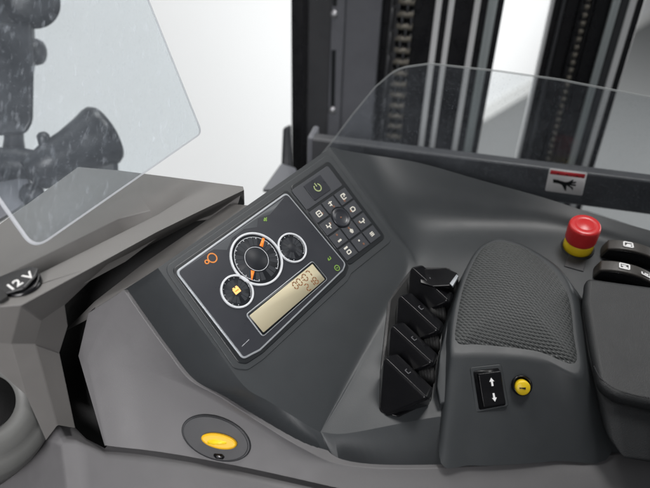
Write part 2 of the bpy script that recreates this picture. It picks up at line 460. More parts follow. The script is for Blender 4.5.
# grey lower shell (side of the console) --------------------------------------------------
def quadstrip(name, A, B, m, parent, bevel=0, n=8, back=None, **k):
    """ruled strip between two polylines"""
    v = []; f = []
    for i in range(len(A)): v += [A[i], B[i]]
    for i in range(len(A) - 1): f.append((2 * i, 2 * i + 1, 2 * i + 3, 2 * i + 2))
    return mesh(name, v, f, m, parent, bevel, **k)
up = [P(u, v, d - .002) for u, v, d in SKB]
mid_uv = [(88, 357.5, .5475), (108, 361, .5445), (135, 368, .543), (165, 378, .538), (196, 392, .533), (245, 420, .523), (296, 452, .516),
          (345, 474, .512), (420, 482, .511), (531, 480, .522), (613, 474, .53), (760, 466, .55)]
low_uv = [(106, 446, .533), (122, 448, .533), (145, 450.5, .531), (170, 454, .528), (196, 458.5, .525), (245, 468, .519), (300, 480, .511),
          (345, 490, .505), (420, 505, .50), (531, 520, .505), (613, 525, .515), (760, 525, .54)]
dens = lambda p, n=6: [p[0].lerp(p[1], i / n) for i in range(n)] + [cr(p[1:], i / n) for i in range((len(p) - 2) * n + 1)]
SPL = fr3(P(124, 290, .530), P(112, 361, .544), P(190, 380, .522))
upl = dens([SPL.p(88, 313)] + up)
midl = dens([SPL.p(78, 356), SPL.p(88, 358), SPL.p(108, 361)] + [P(*q) for q in mid_uv[2:]])
lowl = dens([P(104.5, 446, .536)] + [P(*q) for q in low_uv])
nn = len(upl); v = upl + midl + lowl
f = []
for i in range(nn - 1):
    f.append((i, nn + i, nn + i + 1, i + 1)); f.append((nn + i, 2 * nn + i, 2 * nn + i + 1, nn + i + 1))
inw = Vector((.015, .03, -.005))
# rims turned inwards all round
ru = len(v); v += [p + Vector((.012, .012, -.004)) for p in upl]
rl = len(v); v += [p + Vector((.01, .03, .002)) for p in lowl]
bed = []
for i in range(nn - 1):
    f.append((i + 1, ru + i + 1, ru + i, i)); f.append((2 * nn + i, rl + i, rl + i + 1, 2 * nn + i + 1))
    bed += [(i, i + 1), (2 * nn + i, 2 * nn + i + 1)]
le = len(v); v += [upl[0] + Vector((.02, .05, 0)), midl[0] + Vector((.02, .05, 0)), lowl[0] + Vector((.02, .05, 0))]
f += [(0, le, le + 1, nn), (nn, le + 1, le + 2, 2 * nn)]; bed += [(0, nn), (nn, 2 * nn)]
mesh('side_shell', v, f, 'grey', con, bevel=.0015, seg=3, bedges=bed)
# base body under the gap line
bt = [P(46, 440, .552), P(57, 424.5, .560), P(75, 427.5, .566), P(86, 438.5, .555), P(105, 448.5, .540), P(145, 453, .536), P(196, 461, .530), P(245, 470.5, .524), P(300, 482.5, .516), P(345, 493, .51)]
bb0 = [P(60, 447, .540), P(64, 440, .540), P(76, 441, .541), P(88, 446, .538), P(106, 455, .530), P(145, 459, .527), P(196, 467, .521), P(245, 476.5, .515), P(300, 488.5, .507), P(345, 499, .50)]
bb = [P(70, 560, .50), P(78, 560, .50), P(90, 560, .50), P(100, 560, .50), P(116, 560, .49), P(155, 560, .485), P(206, 560, .48), P(255, 565, .475), P(310, 570, .47), P(355, 575, .465)]
v = bt + bb0 + bb; nb = len(bt); f = []
for i in range(nb - 1):
    f.append((i, nb + i, nb + i + 1, i + 1)); f.append((nb + i, 2 * nb + i, 2 * nb + i + 1, nb + i + 1))
k0 = len(v); v += [p + Vector((.01, .05, -.01)) for p in bt]
for i in (4, 5, 6, 7, 8): f.append((i + 1, k0 + i + 1, k0 + i, i))
k1 = len(v); v += [P(0, 440, .62), P(-30, 560, .58)]
f.append((0, k1, k1 + 1, 2 * nb, nb)) 
mesh('base_panel', v, f, 'grey', con, bevel=.003, seg=3, ang=38)
# black sheet standing in for the shade in the gap beside the console
lin = [P(40, 345, .60), P(44, 300, .615), P(92, 250, .62), P(165, 212, .64), P(230, 197, .655)]
lin2 = [P(78, 357, .585), P(90, 312, .575), P(130, 284, .575), P(165, 262, .58), P(240, 212, .61)]
lin3 = [P(112, 458, .585), P(125, 430, .58), P(160, 380, .57), P(200, 300, .6), P(280, 240, .64)]
v = lin + lin2 + lin3; f = []
for i in range(4): f += [(i, 5 + i, 6 + i, i + 1), (5 + i, 10 + i, 11 + i, 6 + i)]
k0 = len(v); v += [P(70, 430, .61), P(100, 470, .60)]
f += [(0, k0, k0 + 1, 10, 5)]
mesh('gap_shade', v, f, 'rubber', con)
led = [P(64, 332, .555), P(94, 302, .552), P(140, 266, .556), P(182, 237, .566), P(230, 204, .596)]
led2 = [P(90, 318, .556), P(121, 291, .542), P(166, 266, .535), P(215, 238, .550), P(258, 206, .590)]
v = led + led2; f = [(i, 5 + i, 6 + i, i + 1) for i in range(4)]
mesh('inner_ledge', v, f, 'warm', con, solid=.004)

# ================================================================== INSTRUMENT DISPLAY
dis = thing('instrument_display', 'rectangular dark instrument display with white ringed gauges and amber screen on the console', 'display', PP.p(262, 275))
sur = PP.pts([(163.5, 268), (329, 153.5), (392.5, 240.5), (351, 274), (347.5, 281), (263, 360), (247.5, 370.5), (234, 369)])
prism('display_surround', PP, sur, -.004, .0009, 'dark', con, bevel=.0008, fil=.008)
o6 = PP.pts([(170.5, 270), (286, 189.5), (349, 266), (345, 276), (262, 354), (246, 364.5), (238, 363.5)])
prism('bezel', PP, o6, -.004, .0016, 'gasket', dis, bevel=.0009, fil=.006)
o5 = PP.pts([(174.5, 272), (286, 192.5), (345.5, 264), (343, 271), (260, 351), (244.5, 359), (241, 358)], .0016)
def shrink(pts, k):
    cx = sum(p[0] for p in pts) / len(pts); cy = sum(p[1] for p in pts) / len(pts)
    out = []
    n = len(pts)
    if area(pts) < 0: pts = pts[::-1]
    for i in range(n):
        p = Vector(pts[i]); a = (p - Vector(pts[i - 1])).normalized(); b = (Vector(pts[(i + 1) % n]) - p).normalized()
        na = Vector((-a.y, a.x)); nb_ = Vector((-b.y, b.x)); m_ = (na + nb_); m_ = m_ / max(.3, m_.length_squared) * 2
        q = p + m_ * k; out.append((q.x, q.y))
    return out
prism('silver_edge', PP, o5, .0014, .0030, 'edge', dis, bevel=.0008, fil=.005)
fpl = prism('face_foil', PP, shrink(o5, .0017), .0026, .0034, 'foil', dis, bevel=.0002, fil=.0042)
H = .0034
def q2(u, v): return PP.l(u, v, H)
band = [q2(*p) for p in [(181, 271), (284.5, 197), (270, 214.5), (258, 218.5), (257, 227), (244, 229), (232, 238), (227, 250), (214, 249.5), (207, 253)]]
prism('reflection_band', PP, band, H - .0002, H + .00012, 'foil_reflection', dis)  # pale reflection on the foil, put in as a grey polygon
def gauge(name, c, r, inner):
    cc = q2(*c)
    b = MB(); b.ring(PP, cc, r, r * .925 if inner else r * .885, H - .001, H + .0017, 56)
    g = b.build(name, 'ring', dis, bevel=.0005, seg=2)
    prism('dial', PP, circ(cc, r * .9), H - .0006, H + .0003, 'dial', g)
    b = MB()
    n = 24 if inner else 16
    for k in range(n):
        if k % 3 == 2: continue
        a0 = 2 * math.pi * (k + .06) / n; a1 = 2 * math.pi * (k + .94) / n
        b.ring(PP, cc, r * (.80 if inner else .70), r * (.50 if inner else .30), H + .0002, H + .0004, 4, a0, a1)
    b.build('dial_segments', 'dial2', g, smooth=False)
    b = MB()
    if inner: b.ring(PP, cc, r * .455, r * .435, H + .0002, H + .00055, 40)
    b.ring(PP, cc, r * .835, r * .815, H + .0002, H + .0005, 40, math.radians(-60), math.radians(235) if inner else math.radians(40))
    for k in range(0, 25 if inner else 13):
        a = math.radians(-60 + 295 * k / (24 if inner else 12))
        b.seg2(PP, (cc[0] + r * (.76 if k % 3 == 0 else .79) * math.cos(a), cc[1] + r * (.76 if k % 3 == 0 else .79) * math.sin(a)), (cc[0] + r * .83 * math.cos(a), cc[1] + r * .83 * math.sin(a)), r * .03, H + .0002, H + .0005)
    b.build('scale_lines', 'thin', g, smooth=False)
    return g, cc
MM = 1 / 1000
g1, c1 = gauge('gauge', (256.5, 259), .0256, True)
tag(g1, 'large central gauge ring with two amber needles', None)
for (tip, root) in (((263.5, 238.5), (261, 246.5)), ((251.5, 280), (252.5, 271))):
    a, b_ = Vector(PP.l(*tip, H)), Vector(PP.l(*root, H)); d = (b_ - a).normalized(); q = Vector((-d.y, d.x))
    prism('needle', PP, [tuple(a - q * .0013), tuple(b_ - q * .0017), tuple(b_ + q * .0017), tuple(a + q * .0010)] if tip[1] < 260 else [tuple(a - q * .0004), tuple(b_ - q * .0017), tuple(b_ + q * .0017), tuple(a + q * .0004)], H + .0003, H + .0008, 'amber', g1)
g2, c2 = gauge('gauge', (292, 248), .0150, False); tag(g2, 'small upper gauge ring with empty dial', None)
g3, c3 = gauge('gauge', (237, 291.5), .0153, False); tag(g3, 'small lower gauge ring with lit battery lamp', None)
b = MB()
for x, y, w, h in ((-.0030, -.0018, .0062, .0050), (-.0022, .0030, .0018, .0014), (.0010, .0030, .0018, .0014)):
    b.prism(PP, [(c3[0] + x, c3[1] + y), (c3[0] + x + w, c3[1] + y), (c3[0] + x + w, c3[1] + y + h), (c3[0] + x, c3[1] + y + h)], H + .0003, H + .0008)
b.build('battery_lamp', 'amber2', g3, smooth=False)
b = MB(); b.seg2(PP, (c3[0] - .0018, c3[1] + .0007), (c3[0] + .002, c3[1] + .0007), .0010, H + .0007, H + .0010); b.build('lamp_mark', 'amber', g3, smooth=False)
# LCD
fo = PP.pts([(245.3, 314.6), (312, 260.8), (327.5, 279.5), (262.6, 337.5)], H)
fi = PP.pts([(248.8, 316.2), (311.6, 264.6), (324, 280), (262.8, 333)], H)
fb = MB()
fo_ = fillet(fo, .003); n_ = len(fo_)
prism('screen_frame', PP, fo, H - .001, H + .0011, 'edge', dis, bevel=.0004, fil=.003)
fo2 = shrink(fo, .0008)
scr = prism('screen_recess', PP, fo2, H + .0008, H + .0014, 'gasket', dis, fil=.0024)
scr2 = prism('screen', PP, fi, H + .001, H + .0018, 'lcd', dis, fil=.0008)
LB = Vector(fi[0]); ex = (Vector(fi[1]) - LB).normalized(); ey = Vector((-ex.y, ex.x)); hgt = (Vector(fi[3]) - LB).length; wid = (Vector(fi[1]) - LB).length
if ey.dot(Vector(fi[3]) - LB) > 0: top_l = LB; down = (Vector(fi[3]) - LB).normalized()
else: top_l = LB; down = (Vector(fi[3]) - LB).normalized()
SEG = {'0': 'abcdef', '1': 'bc', '2': 'abged', '8': 'abcdefg', '7': 'abc', '3': 'abgcd'}
b = MB()
def digit(ch, x, y, w, h, t):
    pt = {'tl': (0, 0), 'tr': (w, 0), 'ml': (0, h / 2), 'mr': (w, h / 2), 'bl': (0, h), 'br': (w, h)}
    se = {'a': ('tl', 'tr'), 'b': ('tr', 'mr'), 'c': ('mr', 'br'), 'd': ('bl', 'br'), 'e': ('ml', 'bl'), 'f': ('tl', 'ml'), 'g': ('ml', 'mr')}
    for s in SEG[ch]:
        p, q = (Vector(pt[k]) for k in se[s]); dd = (q - p).normalized(); p = p + dd * t * .6; q = q - dd * t * .6
        A = top_l + ex * (x + p.x) + down * (y + p.y); B = top_l + ex * (x + q.x) + down * (y + q.y)
        b.seg2(PP, A, B, t, H + .0017, H + .00205)
x0 = wid * .625
dw, dh, tt = .0038, .0066, .00095
x = x0
for ch in '00:07':
    if ch == ':':
        for yy in (.0036, .0062):
            A = top_l + ex * (x + .0002) + down * yy
            b.seg2(PP, A, A + ex * .0009, .0009, H + .0017, H + .00205)
        x += .0022; continue
    digit(ch, x, .0019, dw, dh, tt); x += .0057
x = wid * .625 + .0090
for ch in '218': digit(ch, x, .0104, dw, dh, tt); x += .0057
b.build('screen_digits', 'lcdink', dis, smooth=False)
# printed symbols
b = MB(); ca = q2(212.2, 258); b.ring(PP, ca, .0046, .0036, H, H + .0004, 24)
cb = q2(206.8, 262); b.ring(PP, cb, .0021, .0012, H, H + .0004, 16)
cb2 = q2(209.5, 255.5)
b.build('warning_symbol', 'orange_print', dis, smooth=False)
b = MB()
def blob(uv, shapes):
    c = q2(*uv)
    for (x, y, x2, y2, w) in shapes: b.seg2(PP, (c[0] + x * MM, c[1] + y * MM), (c[0] + x2 * MM, c[1] + y2 * MM), w * MM, H, H + .0004)
blob((265.5, 219.5), [(-2.4, 0, 1, 0, 1.6), (-.2, -1.8, -.2, 1.8, 1.4), (1, 0, 2.4, 1.2, .8)])
b.build('leaf_symbol', 'green_print', dis, smooth=False)
b = MB(); blob((329, 258.5), [(-2, -1.2, 1.8, -1.2, .8), (1.8, -1.2, 1.8, 1.4, .8), (-2, -1.2, -.5, 1, .8)])
b.build('arrow_symbol', 'green_print', dis, smooth=False)
b = MB(); c_ = q2(337, 268); b.ring(PP, c_, .0030, .0023, H, H + .0004, 20); b.seg2(PP, (c_[0] - .001, c_[1]), (c_[0] + .001, c_[1]), .0008, H, H + .0004)
b.build('ring_symbol', 'green_print', dis, smooth=False)
b = MB(); blob((246, 343), [(-5, 0, 4, .6, .35)]); b.build('faint_mark', 'thin', dis, smooth=False)

# ================================================================== KEYPAD
kp = thing('keypad', 'black membrane keypad with a round centre key and power key, right of the gauges', 'keypad', PP.p(336, 215))
ko = PP.pts([(288.5, 187.5), (328, 160.5), (385.5, 238), (348, 267)])
prism('keypad_tray', PP, ko, -.004, .0016, 'gasket', kp, bevel=.0009, fil=.0065)
KQ = [Vector(PP.l(*p, .0016)) for p in [(289.5, 190), (327.5, 164), (382.5, 237.5), (347.5, 263.5)]]
def kq(a, b_):
    p = (KQ[0] * (1 - a) + KQ[1] * a) * (1 - b_) + (KQ[3] * (1 - a) + KQ[2] * a) * b_
    return (p.x, p.y)
def cell(a0, b0, a1, b1): return [kq(a0, b0), kq(a1, b0), kq(a1, b1), kq(a0, b1)]
prism('power_panel', PP, cell(.02, .015, .98, .285), .0012, .0021, 'key', kp, bevel=.0004, fil=.0025)
pk = prism('power_key', PP, cell(.27, .05, .70, .25), .0018, .0030, 'foil', kp, bevel=.0003, fil=.0012)
b = MB(); pc = Vector(kq(.485, .15)); b.ring(PP, pc, .0045, .0036, .0028, .0033, 28, math.radians(130), math.radians(410))
b.seg2(PP, tuple(pc + Vector((0, .0012))), tuple(pc + Vector((0, .0052))), .0009, .0028, .0033)
b.build('power_symbol', 'green_lime', pk, smooth=False)
ROWB = [.305, .475, .645, .815, .985]
icons = {
 (0, 0): [(-2, -2, 2, -2), (2, -2, 2, 2), (-2, 2, 2, 2), (-2, 2, -2, -2), (-1, 0, 1, 0)],
 (0, 1): [(-2, 1, 2, 1), (0, -2, 0, 2), (-2, -1, 0, -1)],
 (0, 2): [(-2, -2, 1.5, -2), (-2, 2, -2, -2), (-2, 2, 2, 2), (0, -.5, 2, 2), (2, 0, 2, 2)],
 (1, 0): [(-2.4, 0, 2.4, 0), (-1.5, 0, -1.5, 2.2), (.5, -2.2, .5, 0), (2, 0, 2, 2)],
 (1, 2): [(-2.2, 1.6, 1, 1.6), (1, 1.6, 2, 0), (2, 0, 1, -1.6), (1, -1.6, -2.2, -1.6), (-2.2, -1.6, -2.2, 1.6)],
 (2, 0): [(-2.2, -1.2, 1.4, -1.2), (-2.2, -1.9, 1.4, -1.9)],
 (2, 1): [(-1.6, 1, 1.6, 1), (-1.6, 0, 1.6, 0), (-1, -1, 1, -1), (0, 1, 0, 2.4)],
 (2, 2): [(-2.4, 0, 2.4, 0), (-2.4, 0, -2.4, 2), (.6, 0, .6, -2), (2.2, 2, 2.2, 0)],
 (3, 0): [(-1.8, -1.8, 1.6, -1.8), (1.6, -1.8, 1.6, .6), (1.6, .6, -1.8, .6), (-1.8, .6, -1.8, -1.8), (-2, 3, 1.8, 3), (-2, 3.6, 1.8, 3.6)],
 (3, 1): [(-.7, 1.6, .7, 1.6), (-.7, 2.2, .7, 2.2)],
 (3, 2): [(-1.8, 1.2, 1.8, 1.2), (-1.8, 0, 1.8, 0), (-1.8, -1.2, 1.8, -1.2)],
}
leds = {(0, 0): (3.6, -1.6), (0, 1): (1, -4), (0, 2): (-2.6, -4), (1, 0): (3.4, 1.4), (1, 2): (-4, -.4), (2, 0): (1.2, 4.2), (2, 1): (-.5, 4.4), (2, 2): (-4, 1.5), (3, 1): (2.2, -3)}
KR = .0115
kc = Vector(kq(.5, (ROWB[1] + ROWB[2]) / 2))
first = None
for r in range(4):
    for c in range(3):
        if (r, c) == (1, 1): continue
        g_ = .018
        a0, a1 = c / 3 + (g_ if c else .02), (c + 1) / 3 - (g_ if c < 2 else .02)
        b0, b1 = ROWB[r] + .012, ROWB[r + 1] - .010
        poly = cell(a0, b0, a1, b1)
        # keys that border the round key are cut back by its circle
        poly2 = []
        for i in range(4):
            p, q = Vector(poly[i]), Vector(poly[(i + 1) % 4])
            for k in range(12):
                s = p.lerp(q, k / 12); d = s - kc
                if d.length < KR: s = kc + d.normalized() * KR
                poly2.append((s.x, s.y))
        k_ = prism('key', PP, poly2, .0012, .0027, 'key', kp, bevel=.00035, seg=2)
        cc = Vector(cell(a0, b0, a1, b1)[0]).lerp(Vector(poly[2]), .5)
        away = (cc - kc); 
        if away.length < .017: cc = cc + away.normalized() * .0016
        b = MB()
        for (x, y, x2, y2) in icons[(r, c)]:
            b.seg2(PP, (cc.x + x * 1.3 * MM, cc.y + y * 1.3 * MM), (cc.x + x2 * 1.3 * MM, cc.y + y2 * 1.3 * MM), .00105, .0025, .0030)
        b.build('key_symbol', 'icon', k_, smooth=False)
        if (r, c) in leds:
            lx, ly = leds[(r, c)]
            b = MB(); b.prism(PP, circ((cc.x + lx * MM, cc.y + ly * MM), .0012, seg=10), .0025, .0029); b.build('key_lamp', 'brown_print', k_, smooth=False)
def at(fr, p): return Fr(fr.w(p[0], p[1], 0), fr.x, n=fr.n)
rk = lathe('round_key', at(PP, kc), [(.0104, .001), (.0104, .0030), (.0098, .0036), (.0086, .0037), (.0078, .0030), (.0060, .0024), (0, .0022)], 'foil', kp)
lathe('round_key_lamp', at(PP, kc), [(.0009, .0020), (.0009, .0027), (0, .0027)], 'brown_print', rk, seg=12)

# ================================================================== QUARTER TURN LATCH on the grey shell
LP = fr3(P(165, 430, .533), P(260, 452, .518), P(200, 400, .531))
lat = thing('panel_latch', 'yellow quarter turn latch in a dark oval recess on the grey shell', 'latch', LP.p(217, 437))
lc = LP.l(216.5, 438)
ell = LP.pts([(216.5 + 36 * math.cos(a) * math.cos(.36) - 21.5 * math.sin(a) * math.sin(.36), 438 + 36 * math.cos(a) * math.sin(.36) + 21.5 * math.sin(a) * math.cos(.36)) for a in [2 * math.pi * k / 56 for k in range(56)]])
ell2 = [(lc[0] + (x - lc[0]) * .94, lc[1] + (y - lc[1]) * .94) for x, y in ell]
prism('escutcheon_rim', LP, ell, -.01, .0022, 'slate', lat, bevel=.0014)
prism('escutcheon', LP, ell2, .001, .0030, 'slate', lat, bevel=.0009)
kn = LP.pts([(219.5 + 18 * math.cos(a) * math.cos(.22) - 7.4 * math.sin(a) * math.sin(.22), 441 + 18 * math.cos(a) * math.sin(.22) + 7.4 * math.sin(a) * math.cos(.22)) for a in [2 * math.pi * k / 44 for k in range(44)]], .004)
kob = prism('latch_knob', LP, kn, .0015, .0075, 'amberknob', lat, bevel=.002, seg=4)
g_ = LP.pts([(207, 441), (214, 439), (226, 441.5), (227, 444), (214, 445), (208, 444)], .0075)
prism('finger_slot', LP, g_, .0070, .0078, 'yellow', kob, fil=.002)
sc = LP.pts([(214, 453.5), (222, 454), (225, 457), (223, 459.5), (216, 458.5), (213.5, 456)], .003)
prism('keyhole', LP, sc, .0025, .0034, 'gloss', lat, fil=.001)
s2 = LP.pts([(217, 455.2), (220.5, 456), (220, 458), (216.5, 457.3)], .0034)
prism('keyhole_screw', LP, s2, .0032, .0038, 'screw', lat, fil=.0005)

# ================================================================== DECK: finger levers
slot = thing('lever_tray', 'recessed black tray holding the row of finger levers', 'tray', dk(405, 350))
sl = DK.pts([(388, 300), (412, 268), (452, 268), (446, 300), (438, 350), (431, 402), (398, 417.5), (379, 412), (380, 372)])
prism('tray_floor', DK, sl, -.004, .0012, 'gloss', slot, bevel=.0008, fil=.006)
sl2 = shrink(sl, .003)
prism('tray_mat', DK, sl2, .0008, .0018, 'rubber', slot, fil=.004)
fr_ = Fr(dk(408, 380), Vector((1, 0, 0)), n=DK.n)
def lever(anchor, label):
    t = thing('finger_lever', label, 'lever', dk(*anchor), 'finger levers in the black tray')
    return t
LU = dk(404, 385)
lv = lever((404, 385), 'front finger lever, largest black wedge nearest the lower edge')
def hp(u, v, h): return dk(u, v, h)
# the wedge paddle (heights above the deck, in metres)
pad = [hp(380, 411, 0), hp(386, 417, 0), hp(429, 406, 0), hp(430, 388, .002), hp(380, 372, .004),
       P(384, 357, dk(384, 357).y * 0 + (dk(384, 395) - CAM).length * .0 + .535), P(396, 352, .545), P(428, 399, .515), P(433, 388, .53)]
hull('paddle', pad, 'gloss', lv, bevel=.0026, seg=4)
kx = DK.x
def knuckle(p, L=.026, r=.011):
    v = []; f = []
    ax = _n(DK.x * .96 + DK.y * .12); f1 = Fr(p, DK.n, n=ax)
    prof = [(0, -L / 2), (r * .8, -L / 2), (r, -L / 2 + .002)]
    for k in range(4):
        z = -L / 2 + .004 + (L - .008) * k / 3
        prof += [(r, z - .0009), (r * .965, z), (r, z + .0009)]
    prof += [(r, L / 2 - .002), (r * .8, L / 2), (0, L / 2)]
    return f1, prof
f1, prof = knuckle(dk(424, 374, .006), .016)
lathe('knuckle', f1, prof, 'rubber', lv, seg=28)
b = MB()
sf = fr3(P(396, 352, .545), P(433, 388, .53), P(428, 399, .515))
c_ = sf.l(408, 371, .0008)
for (x, y, x2, y2) in [(-2, -2, 2, -2), (2, -2, 2, 2), (-2, -2, -2, 1)]:
    b.seg2(sf, (c_[0] + x * MM, c_[1] + y * MM), (c_[0] + x2 * MM, c_[1] + y2 * MM), .00045, .0002, .0009)
b.build('lever_symbol', 'faint', lv, smooth=False)
def dup(src, loc, rotz, label, group=None, scale=1):
    r = src.copy(); COL.objects.link(r); r.location = loc; r.rotation_euler = (0, 0, rotz); r.scale = (scale,) * 3
    LOC[r] = Vector(loc)
    if label: r['label'] = label
    if group: r['group'] = group
    for ch in list(src.children):
        c = ch.copy(); COL.objects.link(c); c.parent = r
        for g in list(ch.children):
            d = g.copy(); COL.objects.link(d); d.parent = c
    return r
dup(lv, dk(410, 353), 0, 'second finger lever from the front, with a bright glint on its edge')
dup(lv, dk(417, 323), -.02, 'third finger lever from the front, half hidden between two black levers')
dup(lv, dk(428, 295), -.04, 'rearmost finger lever, just in front of the flat black thumb paddle')
# thumb paddle behind the levers
tp = thing('thumb_paddle', 'flat black thumb paddle with a shiny slanted corner behind the finger levers', 'lever', dk(440, 280))
pd = [P(419, 269, .605), P(446, 267.5, .607), P(458, 273, .60), P(452, 286, .585), P(434, 287, .585), P(420, 283, .592)]
v = pd + [dk(422, 276), dk(447, 275), dk(459, 281), dk(453, 297), dk(434, 296), dk(422, 291)]
hull('paddle_blade', v, 'gloss', tp, bevel=.0018)
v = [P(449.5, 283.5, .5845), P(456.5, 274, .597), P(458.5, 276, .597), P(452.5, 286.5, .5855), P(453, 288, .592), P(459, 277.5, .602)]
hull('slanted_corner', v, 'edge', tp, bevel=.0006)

# ================================================================== PALM REST
pr = thing('palm_rest', 'raised palm rest with ribbed grey pad and dark moulded frame', 'palm rest', dk(515, 330))
HT = .026
topuv = [(494, 238), (476, 250), (460, 284), (452, 320), (450.5, 350), (457, 354.5), (478, 354.5), (508, 356), (545, 361.5), (581, 375), (580, 335), (575, 296), (560, 268), (530, 247), (510, 239)]
botuv = [(490, 252), (468, 268), (450, 300), (441, 335), (441, 402), (441, 463), (470, 465.5), (506, 465), (556, 461), (611, 453.5), (600, 360), (588, 310), (568, 282), (535, 262), (512, 254)]
FRONT = {5: .514, 6: .5165, 7: .5205, 8: .5285, 9: .5395}
def closed(pts, sub=6):
    n = len(pts); out = []
    for i in range(n):
        a, b_, c, d = pts[i - 1], pts[i], pts[(i + 1) % n], pts[(i + 2) % n]
        for k in range(sub):
            t = k / sub
            out.append(.5 * (2 * b_ + (c - a) * t + (2 * a - 5 * b_ + 4 * c - d) * t * t + (3 * b_ - a - 3 * c + d) * t ** 3))
    return out
tp_ = closed([dk(u, w_, HT) for u, w_ in topuv])
bz = []
for i, (u, w_) in enumerate(botuv):
    if i in FRONT: bz.append(P(u, w_, FRONT[i]))
    else: bz.append(dk(u, w_, -.002))
bt_ = closed(bz)
cen = sum(tp_, Vector()) / len(tp_)
rings = [[p + (cen - p).normalized() * .012 for p in tp_], [p + (cen - p).normalized() * .004 + DK.n * 0 for p in tp_]]
for k in range(1, 5):
    a = k / 4 * math.pi / 2
    rings.append([p + (cen - p).normalized() * .004 * (1 - math.sin(a)) + (q - p).normalized() * .004 * (1 - math.cos(a)) for p, q in zip(tp_, bt_)])
for s_ in (.3, .6, .85, 1): rings.append([(p + (q - p).normalized() * .004).lerp(q, s_) for p, q in zip(tp_, bt_)])
v = [p for r in rings for p in r]; n_ = len(tp_)
f = [tuple(range(n_))[::-1]] + [(r * n_ + i, r * n_ + (i + 1) % n_, (r + 1) * n_ + (i + 1) % n_, (r + 1) * n_ + i) for r in range(len(rings) - 1) for i in range(n_)]
mesh('palm_frame', v, f, 'dark', pr)
# ribbed pad: domed grid inside the outline
pc_ = DK.pts([(494, 241), (478, 252), (463, 285), (456, 318), (455, 343), (476, 345.5), (505, 348), (540, 353), (576, 365), (575, 335), (570, 298), (556, 272), (530, 250), (511, 242)], HT)
pc_ = [(p.x, p.y) for p in closed([Vector((x, y, 0)) for x, y in pc_], 5)]
cx = sum(p[0] for p in pc_) / len(pc_); cy = sum(p[1] for p in pc_) / len(pc_)
v = []; f = []; uvs = []; n_ = len(pc_); RG = 14
for k in range(RG + 1):
    s = 1 - k / RG
    h = HT + .0005 + .010 * (1 - s ** 2.6)
    if k == 0: h = HT - .001
    for (x, y) in pc_:
        v.append(DK.w(cx + (x - cx) * s, cy + (y - cy) * s, h)); uvs.append((cx + (x - cx) * s, cy + (y - cy) * s))
for k in range(RG):
    for j in range(n_): f.append((k * n_ + j, k * n_ + (j + 1) % n_, (k + 1) * n_ + (j + 1) % n_, (k + 1) * n_ + j))
pdm = mesh('ribbed_pad', v, f, 'weave', pr)
ul = pdm.data.uv_layers.new(name='UVMap')
for l in pdm.data.loops: ul.data[l.index].uv = uvs[l.vertex_index]
# side blade between levers and palm rest
bl = [dk(462, 288, .014), dk(449, 315, .014), dk(440, 352, .014), dk(437, 385, .012), dk(440, 404, .008), dk(448, 402, .008), dk(454, 352, .016), dk(456, 318, .018)]
v = bl + [DK.w(*DK.l(u, w_), -.002) for u, w_ in [(462, 292), (448, 320), (439, 357), (436, 390), (440, 409), (450, 407), (456, 357), (458, 323)]]
n_ = 8; f = [tuple(range(n_))[::-1]] + [(i, (i + 1) % n_, n_ + (i + 1) % n_, n_ + i) for i in range(n_)]
mesh('side_blade', v, f, 'dark', pr, bevel=.0015, ang=24)

# height rocker + horn button on the front face of the palm rest -------------------------------
fa, fb_, fc = dk(470, 353.5, HT), dk(540, 360, HT), P(500, 465, .5197)
FF = fr3(fa, fb_, fc)
FF.o = FF.o + FF.n * .0008
rs = thing('height_rocker', 'black rocker switch with white up and down arrows beside the yellow horn button', 'switch', FF.p(489, 389))
prism('switch_bezel', FF, FF.pts([(469.5, 367.5), (501, 364), (508.5, 406.5), (475.5, 413)]), -.004, .0016, 'dark', rs, bevel=.0010, fil=.003)
prism('switch_well', FF, FF.pts([(473, 371), (499, 367.8), (506, 405), (479, 410)], .0016), -.002, .0019, 'gloss', rs, fil=.002)
rq = FF.pts([(476.5, 374), (499, 371), (505.5, 404.5), (483.5, 408.5)], .0016)
def bil(q, a, b_): 
    p = (Vector(q[0]) * (1 - a) + Vector(q[1]) * a) * (1 - b_) + (Vector(q[3]) * (1 - a) + Vector(q[2]) * a) * b_
    return (p.x, p.y)
v = []; f = []
prof = [(0, .0075), (.06, .0082), (.25, .0068), (.5, .0050), (.75, .0036), (.95, .0036), (1, .0026)]
for (t_, h_) in prof:
    for a in (0, 1): v.append(FF.w(*bil(rq, a, t_), h_))
for (t_, h_) in prof:
    for a in (0, 1): v.append(FF.w(*bil(rq, a, t_), .001))
m_ = len(prof)
for i in range(m_ - 1):
    f.append((2 * i, 2 * i + 2, 2 * i + 3, 2 * i + 1))
    f.append((2 * i, 2 * m_ + 2 * i, 2 * m_ + 2 * i + 2, 2 * i + 2)); f.append((2 * i + 1, 2 * i + 3, 2 * m_ + 2 * i + 3, 2 * m_ + 2 * i + 1))
f.append((0, 1, 2 * m_ + 1, 2 * m_)); e_ = 2 * (m_ - 1); f.append((e_, 2 * m_ + e_, 2 * m_ + e_ + 1, e_ + 1))
rok = mesh('rocker', v, f, 'gloss', rs, bevel=.0008, seg=2)
for (t_, sg, hh) in ((.30, 1, .0066), (.74, -1, .0040)):
    c_ = Vector(bil(rq, .53, t_)); up_ = (Vector(bil(rq, .5, 0)) - Vector(bil(rq, .5, 1))).normalized() * sg; sd = Vector((-up_.y, up_.x))
    T = lambda x, y: tuple(c_ + sd * x * MM + up_ * y * MM)
    b = MB(); b.prism(FF, [T(-.75, -3.4), T(.75, -3.4), T(.75, .4), T(2.0, .4), T(0, 3.6), T(-2.0, .4), T(-.75, .4)], hh - .0012, hh + .0011)
    b.build('arrow_mark', 'white', rok, smooth=False)
hb = thing('horn_button', 'round yellow push button with a horn symbol on the palm rest front', 'button', FF.p(523, 387))
HF = Fr(FF.p(521.5, 385.5), FF.x, n=FF.n)
